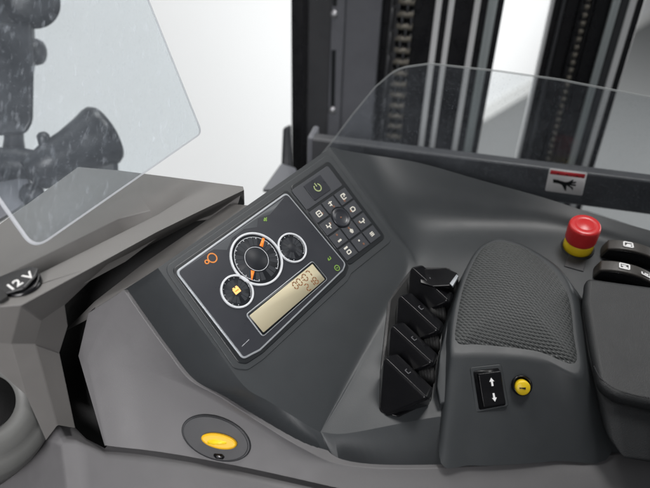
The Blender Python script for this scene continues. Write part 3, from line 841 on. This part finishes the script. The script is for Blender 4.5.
lathe('button_collar', HF, [(.0088, -.003), (.0088, .0022), (.0080, .0032), (.0072, .0034), (.0070, .0012), (0, .0010)], 'gloss', hb, seg=36)
HF2 = Fr(FF.p(522.5, 387.5, .004), FF.x, n=_n(FF.n * .92 - FF.y * .28))
bc = lathe('button_cap', HF2, [(.0064, -.005), (.0064, .0012), (.0060, .0024), (.0050, .0030), (0, .0034)], 'yellow', hb, seg=36)
b = MB()
for q in ([(-3.4, -.6), (-1.6, -.5), (1.4, -1.3), (1.8, -1.1), (1.8, 1.6), (1.4, 1.5), (-1.6, .6), (-3.4, .7)],):
    b.prism(HF2, [(x * MM, y * MM * .7) for x, y in q], .0030, .0037)
b.build('horn_symbol', 'gasket', bc, smooth=False)

# ================================================================== EMERGENCY STOP
es = thing('emergency_stop', 'red mushroom emergency stop button on a yellow collar', 'button', EB)
axis = _n(DK.n * .75 + Vector((-.06, 0, .25)))
EF = Fr(dk(577.5, 247.5), Vector((1, 0, 0)), n=axis)
lathe('mounting_ring', EF, [(.0172, -.006), (.0172, .0006), (.0166, .0012), (.0155, .0014), (.0155, -.002)], 'rubber', es)
lathe('collar', EF, [(.0152, -.003), (.0152, .0070), (.0150, .0078), (.0148, .0130), (.0130, .0136), (.010, .0136)], 'yellow', es)
red = lathe('mushroom_head', EF, [(r_, h_ + .0035) for r_, h_ in [(.0100, .0090), (.0146, .0092), (.0155, .0098), (.0159, .0110), (.0160, .0170), (.0161, .0250), (.0159, .0284), (.0152, .0300), (.0140, .0307), (.0092, .0310), (.0088, .0307), (.0083, .0310), (0, .0312)]], 'red', es)
# ================================================================== small blank cover
cvr = thing('blanking_plate', 'small square black blanking plate in front of the emergency stop', 'cover', dk(576, 262))
cp = DK.pts([(569.5, 253.5), (586.5, 258.5), (583.5, 271.5), (564, 266)], .001)
prism('plate', DK, cp, -.002, .0012, 'slate', cvr, bevel=.0005, fil=.001)

# ================================================================== ROCKER SWITCHES at the right
def rocker_sw(poly_uv, label, icons_, first=True):
    pass
AX = _n(dk(650, 262) - dk(600, 250))                      # along the switch row
AY = _n(DK.n.cross(AX))
sw = thing('rocker_switch', 'rear dark brown arched rocker switch with a single white symbol', 'switch', dk(600, 255), 'arched rocker switches')
SF = Fr(dk(600, 257), AX, n=-AY)                          # profile plane: x along, y up
prof = []
Wd, Ht = .064, .020
for k in range(25):
    a = k / 24; prof.append((Wd * a, .0045 + (Ht - .0045) * (1 - abs(2 * a - .85) ** 2.2 * .62) if a > .0 else .004))
if SF.y.dot(DK.n) < 0: prof = [(x, -y) for x, y in prof]; base = [(Wd, .006), (0, .006)]
else: base = [(Wd, -.006), (0, -.006)]
pol = prof + base
def arch_switch(root, icon_at):
    sgn = -1 if SF.n.dot(CAM - SF.o) < 0 else 1           # +: plane normal faces the operator
    prism('switch_body', SF, pol, -.0135 * sgn if sgn > 0 else 0, 0 if sgn > 0 else .0135, 'brown', root, bevel=.0016)
    body = root.children[-1]
    pol2 = [(x * .94 + Wd * .03, y * .90) for x, y in prof] + base
    prism('switch_front', SF, pol2, -.001 * sgn, .0006 * sgn, 'gloss', root, bevel=.0002)
    return body
bd = arch_switch(sw, None)
def sw_icon(root, a, kind):
    # symbol lying on top of the arch
    i = int(a * 24); p0, p1 = Vector(prof[i]), Vector(prof[i + 1])
    X = SF.w(p0.x, p0.y) ; X1 = SF.w(p1.x, p1.y)
    sgn = -1 if SF.n.dot(CAM - SF.o) < 0 else 1
    tx = _n(X1 - X); ty = -SF.n * sgn
    fr = Fr(X + ty * .0070, tx, n=tx.cross(ty))
    if fr.n.dot(DK.n) < 0: fr = Fr(X + ty * .0070, tx, n=-fr.n)
    b = MB()
    if kind == 0: L_ = [(-3, -2.2, -3, 2.2), (-3, 2.2, 2.4, 2.2), (-3, -2.2, 3, -2.2), (-1, 0, 2, 0), (2.4, 2.2, 3, -2.2), (-1.5, -1, 1.5, -1)]
    elif kind == 1: L_ = [(-3, 2.4, 3, 2.4), (-3, -2, -3, 2.4), (3, 2.4, 3, -2), (-2, .6, 1, .6), (-1, -.8, 2, -.8), (-3, -2, 3, -2)]
    else: L_ = [(-3.4, -2, 3.4, -2), (-3.2, -2, -3.2, -.2), (-1.2, -.4, 1.6, -.4), (3, -2, 3.2, 1.8)]
    for (x, y, x2, y2) in L_: b.seg2(fr, (x * 1.5 * MM, y * 1.35 * MM), (x2 * 1.5 * MM, y2 * 1.35 * MM), .0014, .0002, .0009)
    return b.build('switch_symbol', 'white', root, smooth=False)
sw2 = dup(sw, dk(592.5, 276), 0, 'front dark brown arched rocker switch with two white symbols', 'arched rocker switches')
s_ = sw_icon(sw, .36, 0)
off = Vector(sw2.location) - Vector(sw.location)
for a_, k_ in ((.40, 1), (.72, 2)):
    q_ = sw_icon(sw, a_, k_); q_.parent = sw2

# ================================================================== ARMREST
ar = thing('armrest', 'charcoal vinyl armrest cushion with a stitched front seam', 'armrest', dk(640, 350))
AH = .034
ct = [(586, 276), (620, 281), (700, 292), (780, 300), (800, 420), (720, 412), (650, 404), (615, 396), (599, 385), (592, 345), (585, 300)]
v = [dk(u, w_, AH) for u, w_ in ct]
cb = [(583, 286), (615, 290), (700, 300), (790, 305), (820, 470), (730, 440), (652, 414), (613, 405), (596, 393), (587, 352), (580, 308)]
v += [dk(u, w_, AH - .014) for u, w_ in cb]
n_ = len(ct); f = [tuple(range(n_))[::-1], tuple(range(n_, 2 * n_))] + [(i, (i + 1) % n_, n_ + (i + 1) % n_, n_ + i) for i in range(n_)]
mesh('cushion_top', v, f, 'arm', ar, bevel=.006, seg=5, ang=20)
sk = [(583, 290), (700, 302), (790, 310), (820, 470), (730, 440), (652, 411), (613, 402), (597, 391), (587, 352), (581, 312)]
v = [dk(u, w_, AH - .013) for u, w_ in sk]
lo = [dk(583, 292, -.004), dk(700, 304, -.004), dk(790, 310, -.004), P(830, 480, .54), P(730, 466, .53), P(652, 464, .513), P(622, 461, .512), P(607, 440, .520), dk(591, 380, -.004), dk(584, 325, -.004)]
v += lo; n_ = len(sk); f = [tuple(range(n_))[::-1], tuple(range(n_, 2 * n_))] + [(i, (i + 1) % n_, n_ + (i + 1) % n_, n_ + i) for i in range(n_)]
mesh('cushion_side', v, f, 'arm', ar, bevel=.005, seg=4, ang=24)
b = MB(); line = [dk(u, w_, AH - .0012) for u, w_ in [(594, 366), (601, 378), (615, 388.5), (632, 394), (650, 397.5), (690, 403)]]
for k in range(46):
    a = cr(line, 5 * k / 46); c_ = cr(line, 5 * (k + .6) / 46)
    d = _n(c_ - a); sN = _n(CAM - a); fr = Fr(a + sN * .0016, d, n=sN)
    b.prism(fr, [(0, -.0004), ((c_ - a).length, -.0004), ((c_ - a).length, .0004), (0, .0004)], -.0004, .0005)
st = b.build('seam_stitching', 'thread', ar, smooth=False)

# ================================================================== CROSS RAIL, SCREENS, STICKER
rail = thing('cross_rail', 'grey steel cross rail running behind the console and under the mast', 'rail', RA)
def rp(u, v, off=0):                                       # point on the rail's front plane
    return pl(u, v, RA + RN * off, RN)
rz_top = 1.166
ra0 = rp(307, 140); 
zt = pz(470, 160, rz_top).z
L0 = rp(308, 150); L1 = rp(900, 230)
def onrail(p, z, n_off): 
    s = (p - RA).dot(RT); q = RA + RT * s + RN * n_off; return Vector((q.x, q.y, z))
# thickness so that the top face shows about 15 px
v, f = [], []
prof = [(0, rz_top), (-.016, rz_top + .002), (-.016, rz_top - .046), (0, rz_top - .044)]
for p in (L0, L1):
    for o_, z_ in prof: v.append(onrail(p, z_, o_))
f = [(0, 1, 5, 4), (1, 2, 6, 5), (2, 3, 7, 6), (3, 0, 4, 7), (3, 2, 1, 0), (4, 5, 6, 7)]
mesh('rail_bar', v, f, 'steel', rail, bevel=.003)
v = []
for p in (rp(307, 150), rp(313, 150)):
    for o_, z_ in [(.001, rz_top + .002), (-.034, rz_top + .004), (-.034, 1.10), (.001, 1.10)]: v.append(onrail(p, z_, o_))
mesh('end_plate', v, f, 'steel2', rail, bevel=.003)

ws = thing('windscreen', 'dusty clear acrylic windscreen with a rounded top corner behind the console', 'windscreen', rp(480, 130, .006))
WF = Fr(rp(480, 130, .006), RT, n=RN)
wo = [(318, 158, .0), (331, 142, .004), (352, 114, .02), (375, 86, .03), (397, 67, .05), (430, 62.5, .05), (500, 70), (560, 78.5), (650, 96), (760, 124), (760, 300), (640, 228), (588, 211), (500, 193), (400, 172)]
wp = [(*WF.l(u, w_), r[0] if r else 0) for u, w_, *r in wo]
wp = fillet(wp, 0, 8)
def clear_plate(name, fr, pts, t, m, e, parent):
    if area(pts) < 0: pts = pts[::-1]
    ins = shrink(pts, .0016); n = len(pts)
    v = [fr.w(a, b, 0) for a, b in pts] + [fr.w(a, b, t * .8) for a, b in pts] + [fr.w(a, b, t) for a, b in ins]
    f = [tuple(range(n - 1, -1, -1)), tuple(range(2 * n, 3 * n))]
    for i in range(n):
        j = (i + 1) % n; f += [(i, j, n + j, n + i), (n + i, n + j, 2 * n + j, 2 * n + i)]
    return mesh(name, v, f, None, parent, mats=[m, e], fm=[0, 0] + [1] * (len(f) - 2), smooth=False)
clear_plate('clear_sheet', WF, wp, .003, 'clear2', 'clearedge2', ws)
stk = thing('warning_sticker', 'white warning sticker with red header and black crushed hand pictogram on the windscreen', 'sticker', WF.p(567, 181, .003))
prism('sticker_sheet', WF, WF.pts([(549.5, 168), (587.5, 172.5), (582, 195.5), (545, 190.5)], .003), .0031, .0036, 'white', stk, fil=.002)
prism('red_header', WF, WF.pts([(551, 170), (585.5, 174.3), (584.3, 178.3), (549.8, 173.8)], .0036), .0034, .0039, 'redflat', stk)
b = MB()
for u in (558, 567, 577): 
    c_ = WF.l(u, 172.8 + (u - 551) * .128, .0036); b.prism(WF, [(c_[0] - .0012, c_[1] - .0008), (c_[0] + .0012, c_[1] - .0008), (c_[0], c_[1] + .0012)], .0037, .0041)
b.build('header_marks', 'gasket', stk, smooth=False)
b = MB()
for poly in ([(553, 179), (559, 180), (559, 183.5), (553, 182.5)], [(558.5, 180.2), (565, 182), (569, 181.8), (569, 185), (564, 186), (559, 183.5)],
             [(562, 185), (566.5, 185), (566, 191), (564.5, 190)], [(568, 182), (573, 179.5), (573.5, 181), (570, 183.5)], [(569, 182.6), (576, 181.5), (576, 183), (569, 184)],
             [(569, 183.6), (576, 184.5), (575.5, 186), (568.5, 185)], [(568, 184.5), (573, 187.5), (572.5, 190.5), (571, 188), (567, 185.5)]):
    b.prism(WF, WF.pts(poly, .0036), .0034, .0040)
b.build('hand_pictogram', 'gasket', stk, smooth=False)

# left shield -------------------------------------------------------------------
s1_, s2_, s3_ = P(33, 250, .475), P(201, 133, .60), P(147, 0, .585)
SHF = fr3(s1_, s2_, s3_)
ls = thing('side_shield', 'large scratched clear acrylic shield with rounded lower corners above the dash', 'shield', s1_)
so = [(33, 251, .012), (201, 134, .010), (172, 62), (147, 0), (120, -66), (-150, -40), (-60, 90), (-20, 176)]
sp_ = [(*SHF.l(u, w_), r[0] if r else 0) for u, w_, *r in so]
sp_ = fillet(sp_, 0, 6)
clear_plate('clear_sheet', SHF, sp_, .004, 'clear', 'clearedge', ls)

# ================================================================== LEFT DASH
zf = 1.206
da = thing('dash_fascia', 'warm grey moulded dash with a shallow tray, left of the console', 'dash', pz(130, 230, zf))
def Z(u, v, dz=0): return pz(u, v, zf + dz)
DV = {
 'BL': Z(-60, 268), 'B1': Z(78, 167), 'B2': Z(120, 170.5), 'B3': Z(243, 186.5),
 'T0': Z(-40, 288), 'T1': Z(134, 187), 'T2': Z(190, 195),
 'F0': Z(-40, 297, -.004), 'F1': Z(118, 219, -.007), 'F2': Z(150, 210.5, -.008),
 'E0': Z(-40, 297) + Vector((0, 0, -.03)), 'E1': Z(118, 219) + Vector((0, 0, -.03)), 'E2': Z(150, 210.5) + Vector((0, 0, -.022)),
 'D0': Z(-40, 311) + Vector((0, 0, -.03)), 'D1': Z(40, 273) + Vector((0, 0, -.03)), 'D2': Z(120, 233) + Vector((0, 0, -.03)), 'D3': Z(160, 213) + Vector((0, 0, -.022)),
 'T3': Z(-40, 311), 'T3b': Z(40, 273), 'T3c': Z(120, 233), 'T3d': Z(160, 213), 'K3': Z(244, 190), 'K2': Z(200, 211), 'Kb': Z(156, 232.5), 'K1': Z(89, 269), 'P1': Z(21, 305.5), 'P0': Z(-40, 309.5),
}
zl = lambda u, v, d: P(u, v, d)
dP1 = (DV['P1'] - CAM).dot(M @ Vector((0, 0, -1)))
DV.update({
 'G4': P(244.5, 204, .628), 'G3': P(200, 219, .606), 'G2': P(158, 241, .585), 'G1': P(116, 262, .552), 'G0': P(90, 281, .523), 'Ga': P(65, 305, .505),
 'P2': P(42, 320.5, .488), 'P3': P(10.8, 344, .478), 'Pk': P(35.5, 344.5, .492), 'L0': P(-40, 340, .474), 'L1': P(-40, 309, .46),
 'H1': P(68, 326, .520), 'H2': P(59.5, 353, .526), 'H3': P(75.5, 428, .545), 'N1': P(57.5, 425, .538), 'N2': P(46, 440, .534), 'N3': P(26, 395, .510), 'N4': P(0, 372, .498), 'L2': P(-40, 366, .49), 'LN': P(-20, 460, .53),
})
ks = list(DV); ix = {k: i for i, k in enumerate(ks)}; vv = [DV[k] for k in ks]
def F_(*n): return tuple(ix[k] for k in n)
ff = [F_('BL', 'T0', 'T1', 'B1'), F_('B1', 'T1', 'B2'), F_('B2', 'T1', 'T2', 'B3'), F_('T0', 'F0', 'F1', 'T1'), F_('T1', 'F1', 'F2'), F_('T1', 'F2', 'T2'),
      F_('F0', 'E0', 'E1', 'F1'), F_('F1', 'E1', 'E2', 'F2'), F_('F2', 'E2', 'T2'), F_('E0', 'D0', 'D1', 'D2', 'E1'), F_('E1', 'D2', 'D3', 'E2'), F_('E2', 'D3', 'T2'),
      F_('D0', 'T3', 'T3b', 'D1'), F_('D1', 'T3b', 'T3c', 'D2'), F_('D2', 'T3c', 'T3d', 'D3'), F_('D3', 'T3d', 'T2'), F_('T3', 'P0', 'P1', 'K1', 'T3b'), F_('T3b', 'K1', 'T3c'), F_('T3c', 'K1', 'Kb', 'T3d'), F_('T3d', 'Kb', 'K2', 'T2'), F_('T2', 'K2', 'K3', 'B3'),
      F_('K3', 'K2', 'G3', 'G4'), F_('K1', 'G0', 'G1'), F_('K1', 'G1', 'G2', 'Kb'), F_('Kb', 'G2', 'G3', 'K2'), F_('K1', 'P1', 'P2', 'Ga', 'G0'), F_('P1', 'P3', 'Pk', 'P2'), F_('P0', 'L0', 'P3', 'P1'),
      F_('P2', 'Pk', 'H2', 'H1', 'Ga'), F_('Pk', 'N1', 'H3', 'H2'), F_('P3', 'N3', 'N2', 'N1', 'Pk'), F_('L0', 'L2', 'N4', 'N3', 'P3')]
# back and under faces so that it is a solid lip
bo = len(vv)
vv += [DV[k] + Vector((.0, -.004, -.10)) for k in ('BL', 'B1', 'B2')] + [DV['B3'] + Vector((-.03, -.03, -.10))]
ff += [(ix['BL'], ix['B1'], bo + 1, bo), (ix['B1'], ix['B2'], bo + 2, bo + 1), (ix['B2'], ix['B3'], bo + 3, bo + 2)]
vv += [DV['G4'] + Vector((-.02, -.01, -.06))]
ff += [(ix['B3'], ix['K3'], ix['G4'], bo + 4, bo + 3)]
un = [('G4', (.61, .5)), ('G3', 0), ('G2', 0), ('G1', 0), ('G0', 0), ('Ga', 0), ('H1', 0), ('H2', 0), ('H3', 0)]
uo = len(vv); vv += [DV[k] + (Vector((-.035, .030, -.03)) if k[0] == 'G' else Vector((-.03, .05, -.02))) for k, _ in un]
for i in range(len(un) - 1): ff.append((ix[un[i][0]], ix[un[i + 1][0]], uo + i + 1, uo + i))  # under faces coloured black to stand in for shade below the lip
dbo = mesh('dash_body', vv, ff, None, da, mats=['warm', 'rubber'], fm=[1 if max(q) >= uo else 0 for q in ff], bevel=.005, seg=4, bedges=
    [(ix[p.split()[0]], ix[p.split()[1]]) for p in 'K3 K2,K2 Kb,Kb K1,K1 P1,P1 P0,P1 P3,P1 P2,P2 Ga,Pk P2,Pk P3,P3 L0,Pk N1,G4 G3,G3 G2,G2 G1,G1 G0,G0 Ga,P3 N3,F0 F1,F1 F2,T3 T3b,T3b T3c,T3c T3d,Ga H1,H1 H2,H2 H3,Pk H2'.split(',')])
dbo.data.set_sharp_from_angle(angle=math.radians(50))
# round cup housing at the lower left
RF = Fr(P(-14, 402, .500), Vector((1, 0, 0)), n=_n((CAM - P(-14, 402, .5)) * 1.0 + Vector((.35, 0, .30)) * .45))
cup = thing('cup_housing', 'rounded grey housing with a round black opening at the lower left', 'housing', RF.o)
lathe('housing_body', RF, [(.075, -.14), (.066, -.06), (.061, -.030), (.0585, -.022), (.050, -.014), (.046, -.012), (.044, -.0085), (.036, -.002), (.031, .0), (.0265, -.001), (.0235, -.004), (.0225, -.010), (.0222, -.05)], 'bowl', cup, seg=64)
lathe('opening', RF, [(.0224, -.006), (.0221, -.030), (.0, -.032)], 'rubber', cup, seg=48)

# 12 V socket cap -------------------------------------------------------------------
so12 = thing('power_socket', 'black 12 V socket with a lettered rubber flap on the dash', 'socket', Z(18, 284))
ZF = Fr(Z(22, 285), Vector((1, 0, 0)), n=Vector((-.05, -.12, 1)))
lathe('socket_ring', ZF, [(.0145, -.004), (.0145, .002), (.0135, .0035), (.0122, .004), (.0118, .002), (0, .002)], 'gloss', so12, seg=40)
cfr = Fr(ZF.w(0, 0, 0), Z(40, 268) - Z(-6, 290), n=ZF.n)
fl = cfr.pts([(-8, 279), (10, 272), (30, 266), (39, 268), (36, 275), (24, 288), (6, 293), (-8, 297)], .006)
flp = prism('socket_flap', cfr, fl, .0035, .0062, 'black', so12, bevel=.0014, fil=.003)
hinge = cfr.pts([(-6, 292), (4, 292), (9, 298), (2, 303), (-6, 303)], .004)
prism('flap_hinge', cfr, hinge, .001, .0065, 'rubber', so12, bevel=.001, fil=.002)
a_, b_ = cfr.l(5.5, 288, .0085); a2, b2 = cfr.l(33.5, 270.5, .0085)
rt_ = math.atan2(b2 - b_, a2 - a_)
text_part('voltage_lettering', '12 V', cfr, (a_ + a2) / 2 - .0003, (b_ + b2) / 2, .0112, .0064, 'dimwhite', flp, rot=rt_, bold=.00022)

# ================================================================== MAST
mast = thing('lift_mast', 'tall black steel lift mast with bright machined strips behind the windscreen', 'mast', Vector((.2, .95, 0)))
MO = RA - RN * .22                                          # front plane of the mast
def mx(u, v, off=0):
    p = pl(u, v, MO - RN * off, RN); return (p - MO).dot(RT)
def member(name, u0, u1, v0, off, th, m, parent, z0=.03, z1=2.6, bevel=.002, round_=False):
    a, b_ = mx(u0, v0, off), mx(u1, v0, off)
    o_ = MO - RN * off
    if round_:
        c = (a + b_) / 2; r = (b_ - a) / 2
        base = o_ + RT * c - RN * r; base.z = z0
        f1 = Fr(base, RT, n=Vector((0, 0, 1)))
        return lathe(name, f1, [(0, 0), (r, 0), (r, z1 - z0), (0, z1 - z0)], m, parent, seg=28)
    p, q = o_ + RT * a, o_ + RT * b_
    v, f = box_between(p, q, -RN, th, z0, z1)
    return mesh(name, v, f, m, parent, bevel)
member('corner_post', 291, 303, 60, -.03, .09, 'mastblack', mast)
member('side_plate', 303, 330, 60, .0, .02, 'steel', mast)
member('slotted_strip', 329.5, 342, 60, -.012, .012, 'steel2', mast)
member('front_plate', 342, 377, 60, .004, .02, 'steel2', mast)
st_ = mast.children[-2]
for vv_ in (14, 110):
    o_ = MO + RN * .012; p = pl(334 if vv_ < 50 else 332.5, vv_, o_, RN)
    lathe('strip_bolt', Fr(p, RT, n=RN), [(.0062, 0), (.0062, .002), (.005, .0042), (.002, .005), (0, .005)], 'screw', st_, seg=20)
b = MB(); o_ = MO + RN * .012
fr = Fr(o_, RT, n=RN)
b.prism(fr, [fr.l(*q) for q in [(331.6, 50), (336, 50), (334.6, 108), (330.6, 108)]], -.002, .0006)
b.build('strip_slot', 'gasket', st_, smooth=False); b = MB()
b.prism(fr, [fr.l(*q) for q in [(333.2, -30), (338.4, -30), (336.8, 6), (332.4, 6)]], -.002, .0006)
b.build('strip_slot', 'gasket', st_, smooth=False)
member('mast_channel', 377, 386, 60, .05, .06, 'mastblack', mast)
member('roller_flange', 386, 393.5, 60, .03, .03, 'steel', mast)
member('chain_channel', 386, 412, 60, .075, .02, 'mastblack', mast)
member('mast_channel', 408, 429, 60, .03, .08, 'mastblack', mast)
member('machined_strip', 428.5, 434.5, 60, .02, .02, 'chrome', mast)
member('mast_channel', 434.5, 441, 60, .028, .05, 'mastblack', mast)
member('machined_strip', 441, 446.5, 60, .02, .02, 'chrome', mast)
member('mast_channel', 446.5, 465.5, 60, .028, .06, 'mastblack', mast)
member('machined_strip', 465.5, 471.5, 60, .02, .02, 'chrome', mast)
member('mast_channel', 471.5, 479.5, 60, .028, .05, 'mastblack', mast)
member('hydraulic_tube', 478.5, 488, 60, .02, .02, 'tube', mast, round_=True)
member('mast_channel', 487.5, 494, 60, .028, .03, 'mastblack', mast)
# right upright
member('machined_strip', 538, 541.8, 60, .02, .02, 'chrome', mast)
member('outer_channel', 541.8, 549, 60, .02, .05, 'mastblack', mast)
member('rib_plate', 549, 552.5, 60, .012, .03, 'steel', mast)
member('outer_channel', 552.5, 566, 60, .03, .05, 'mastblack', mast)
member('rib_plate', 566, 569, 60, .022, .03, 'mastblack', mast)
member('outer_channel', 569, 577, 60, .035, .05, 'mastblack', mast)
member('rib_plate', 577, 580, 60, .022, .03, 'mastblack', mast)
member('outer_channel', 580, 598, 60, .032, .05, 'mastblack', mast)
member('hydraulic_tube', 596.5, 605, 60, .015, .02, 'tube', mast, round_=True)
member('outer_channel', 604.5, 613, 60, .025, .03, 'steel', mast)
member('machined_strip', 613, 620, 60, .02, .02, 'chrome', mast)
member('outer_channel', 620.5, 627, 60, .02, .03, 'mastblack', mast)
# lift chains -------------------------------------------------------------------
def chain(label, u0, u1, off, pitch, zr=(.7, 2.2)):
    a, b_ = mx(u0, 60, off), mx(u1, 60, off); o_ = MO - RN * off
    t = thing('lift_chain', label, 'chain', Vector(((o_ + RT * a).x, (o_ + RT * a).y, zr[0])), 'lift chains on the mast')
    w = b_ - a
    plates = MB(); pins = MB()
    z = zr[0]; k = 0
    spots = (-.42, -.02, .26, .54, .84)
    while z < zr[1]:
        for j_, q_ in enumerate(spots):
            if (j_ + k) % 2: continue
            fr = Fr(o_ + RT * (a + w * q_) + Vector((0, 0, z - o_.z)), RN, n=RT)
            R_ = .0085; hh = pitch * .5
            pts = [(R_ * math.cos(q), (hh if math.sin(q) > 0 else -hh) + R_ * .8 * math.sin(q)) for q in [2 * math.pi * (m_ + .5) / 16 for m_ in range(16)]]
            plates.prism(fr, pts, 0, w * .13)
        z += pitch; k += 1
    z = zr[0] + pitch / 2
    while z < zr[1]:
        fr = Fr(o_ + RT * (a - w * .02) + Vector((0, 0, z - o_.z)), RN, n=RT)
        pins.prism(fr, [(x + .004, y) for x, y in circ((0, 0), .0050, seg=12)], 0, w * 1.02)
        z += pitch
    plates.build('link_plates', 'steel', t); pins.build('link_pins', 'chain', t)
    return t
chain('oily brown leaf chain running up the left half of the mast', 394, 409, .022, .0175)
chain('thin dark leaf chain between the ribs of the right mast upright', 570.5, 575, .030, .011, (.5, 2.4))

# hose and bracket behind the console on the left of the mast
br = thing('mast_bracket', 'grey angled bracket between the dash and the foot of the mast', 'bracket', P(270, 180, .85))
hull('bracket_plate', [P(262, 190, .80), P(281, 163, .86), P(296, 168, .86), P(300, 190, .80), P(262, 192, .84), P(282, 165, .90), P(297, 170, .90), P(300, 195, .84)], 'steel2', br, bevel=.003)
hull('bracket_clip', [P(u, v_, d) for d in (.90, .93) for u, v_ in ((283, 128), (291, 124), (292, 172), (281, 172))], 'mount', br, bevel=.004)

# ================================================================== BLACK JOINTED MOUNT behind the left shield
mo = thing('jointed_mount', 'black jointed equipment mount with a thick cylinder and knobs behind the scratched shield', 'mount', P(40, 170, .78))
d0 = .80
tube('mount_column', [P(14, 175, d0), P(14, 140, d0), P(14, 122, d0), P(14, 60, d0), P(12, 10, d0), P(12, -60, d0)], [.018, .012, .011, .026, .026, .026], 'mount', mo, seg=20, bevel=.004)
b_ = P(16, 75, d0 - .01)
hull('mount_body', [P(u, v_, d) for d in (d0 - .03, d0 + .03) for u, v_ in [(-20, 22), (32, 22), (34, 70), (33, 122), (26, 134), (-4, 136), (-20, 126)]], 'mount', mo, bevel=.006)
lathe('lamp_head', Fr(P(31, 0, d0 - .02), Vector((1, 0, 0)), n=_n(CAM - P(30, 0, .78))), [(.028, -.05), (.032, -.03), (.034, .0), (.034, .012), (.020, .018), (0, .019)], 'mount', mo, seg=36)
lathe('clamp_knob', Fr(P(36, 52, d0), Vector((0, 1, 0)), n=_n(Vector((1, -.2, 0)))), [(.016, -.02), (.017, 0), (.015, .006), (.008, .010), (0, .010)], 'mount', mo, seg=24)
# horn-shaped cone
ca_, cb_ = P(58, 158, .77), P(100, 137, .80)
f1 = Fr(ca_, Vector((0, 0, 1)), n=_n(cb_ - ca_)); Lc_ = (cb_ - ca_).length
cone = lathe('thick_cylinder', f1, [(.016, -.04), (.024, -.01), (.028, Lc_ * .3), (.034, Lc_ * .7), (.039, Lc_ * .95), (.040, Lc_ * 1.06), (.037, Lc_ * 1.16), (.028, Lc_ * 1.22), (0, Lc_ * 1.24)], 'mount', mo, seg=40)
hull('lower_casing', [P(u, v_, d) for d in (.80, .85) for u, v_ in ((60, 148), (80, 118), (112, 122), (118, 156), (119, 190), (46, 190))], 'mount', mo, bevel=.008)
lathe('adjuster', Fr(P(47, 152, .765), Vector((1, 0, 0)), n=Vector((0, 0, 1))), [(.0065, -.03), (.0075, .012), (.0075, .022), (.005, .025), (0, .025)], 'mount', mo, seg=20)
tube('arm', [P(-20, 168, .775), P(0, 165, .772), P(20, 163, .77), P(40, 165, .77), P(62, 157, .77)], [.020, .022, .020, .018, .013], 'mount', mo, seg=18)
lathe('ball_joint', Fr(P(46, 176, .765), Vector((1, 0, 0)), n=_n(CAM - P(46, 176, .765))), [(.010, -.016), (.015, -.006), (.016, 0), (.014, .008), (.008, .014), (0, .016)], 'mount', mo, seg=24)
lathe('ball_joint', Fr(P(32, 195, .765), Vector((1, 0, 0)), n=_n(CAM - P(32, 195, .765))), [(.010, -.016), (.014, -.006), (.015, 0), (.013, .008), (.007, .013), (0, .015)], 'mount', mo, seg=24)
hull('mount_foot', [P(-20, 178, .77), P(28, 176, .77), P(38, 196, .765), P(10, 214, .75), P(-20, 232, .74), P(-20, 178, .82), P(28, 180, .82), P(36, 200, .82), P(-20, 236, .80)], 'steel2', mo, bevel=.004)

# ================================================================== CAMERA, LIGHT
cd = bpy.data.cameras.new('camera'); co = bpy.data.objects.new('camera', cd); COL.objects.link(co)
co.matrix_world = Matrix.Translation(CAM) @ M.to_4x4()
cd.sensor_width = 36; cd.sensor_fit = 'HORIZONTAL'; cd.lens = FPX / 650 * 36; cd.clip_start = .02; cd.clip_end = 60
cd.dof.use_dof = True; cd.dof.focus_distance = .565; cd.dof.aperture_fstop = 4.2
S.camera = co
def area_lamp(name, loc, target, size, power, col=(1, 1, 1), sy=None):
    l = bpy.data.lights.new(name, 'AREA'); l.energy = power; l.color = col; l.size = size
    if sy: l.shape = 'RECTANGLE'; l.size_y = sy
    o = bpy.data.objects.new(name, l); COL.objects.link(o); o.location = loc
    o.rotation_euler = (Vector(target) - Vector(loc)).to_track_quat('-Z', 'Y').to_euler()
    return o
area_lamp('overhead_lamp', (-.6, 1.6, 3.0), (.0, .45, 1.1), .9, 33, (1, .99, .97))
area_lamp('right_lamp', (.45, .74, 2.55), (.15, .45, 1.1), .4, 14, (1, .98, .96))
sl_ = area_lamp('front_left_fill', (-.32, -.52, 1.66), (-.34, .37, 1.12), .45, 2.1, (.98, .96, .97))  # unseen fill added behind the camera to brighten dash and side shell
sl_.data.spread = math.radians(58)
wp_ = wa - wt * .5 - wn * 2.2; wp_.z = 1.25
area_lamp('wall_wash_fill', wp_, wp_ + wn, 3.0, 84, (1, 1, 1), 1.0)  # unseen lamp added out of frame to bring the wall up to white
W = bpy.data.worlds.new('World'); S.world = W; W.use_nodes = True
bg = W.node_tree.nodes['Background']; bg.inputs['Color'].default_value = (.85, .88, .92, 1); bg.inputs['Strength'].default_value = .14
S.view_settings.view_transform = 'Standard'; S.view_settings.look = 'None'; S.view_settings.gamma = 1; S.view_settings.exposure = 0
S.cycles.max_bounces = 8; S.cycles.transparent_max_bounces = 16
S.cycles.use_denoising = True
S.render.film_transparent = False
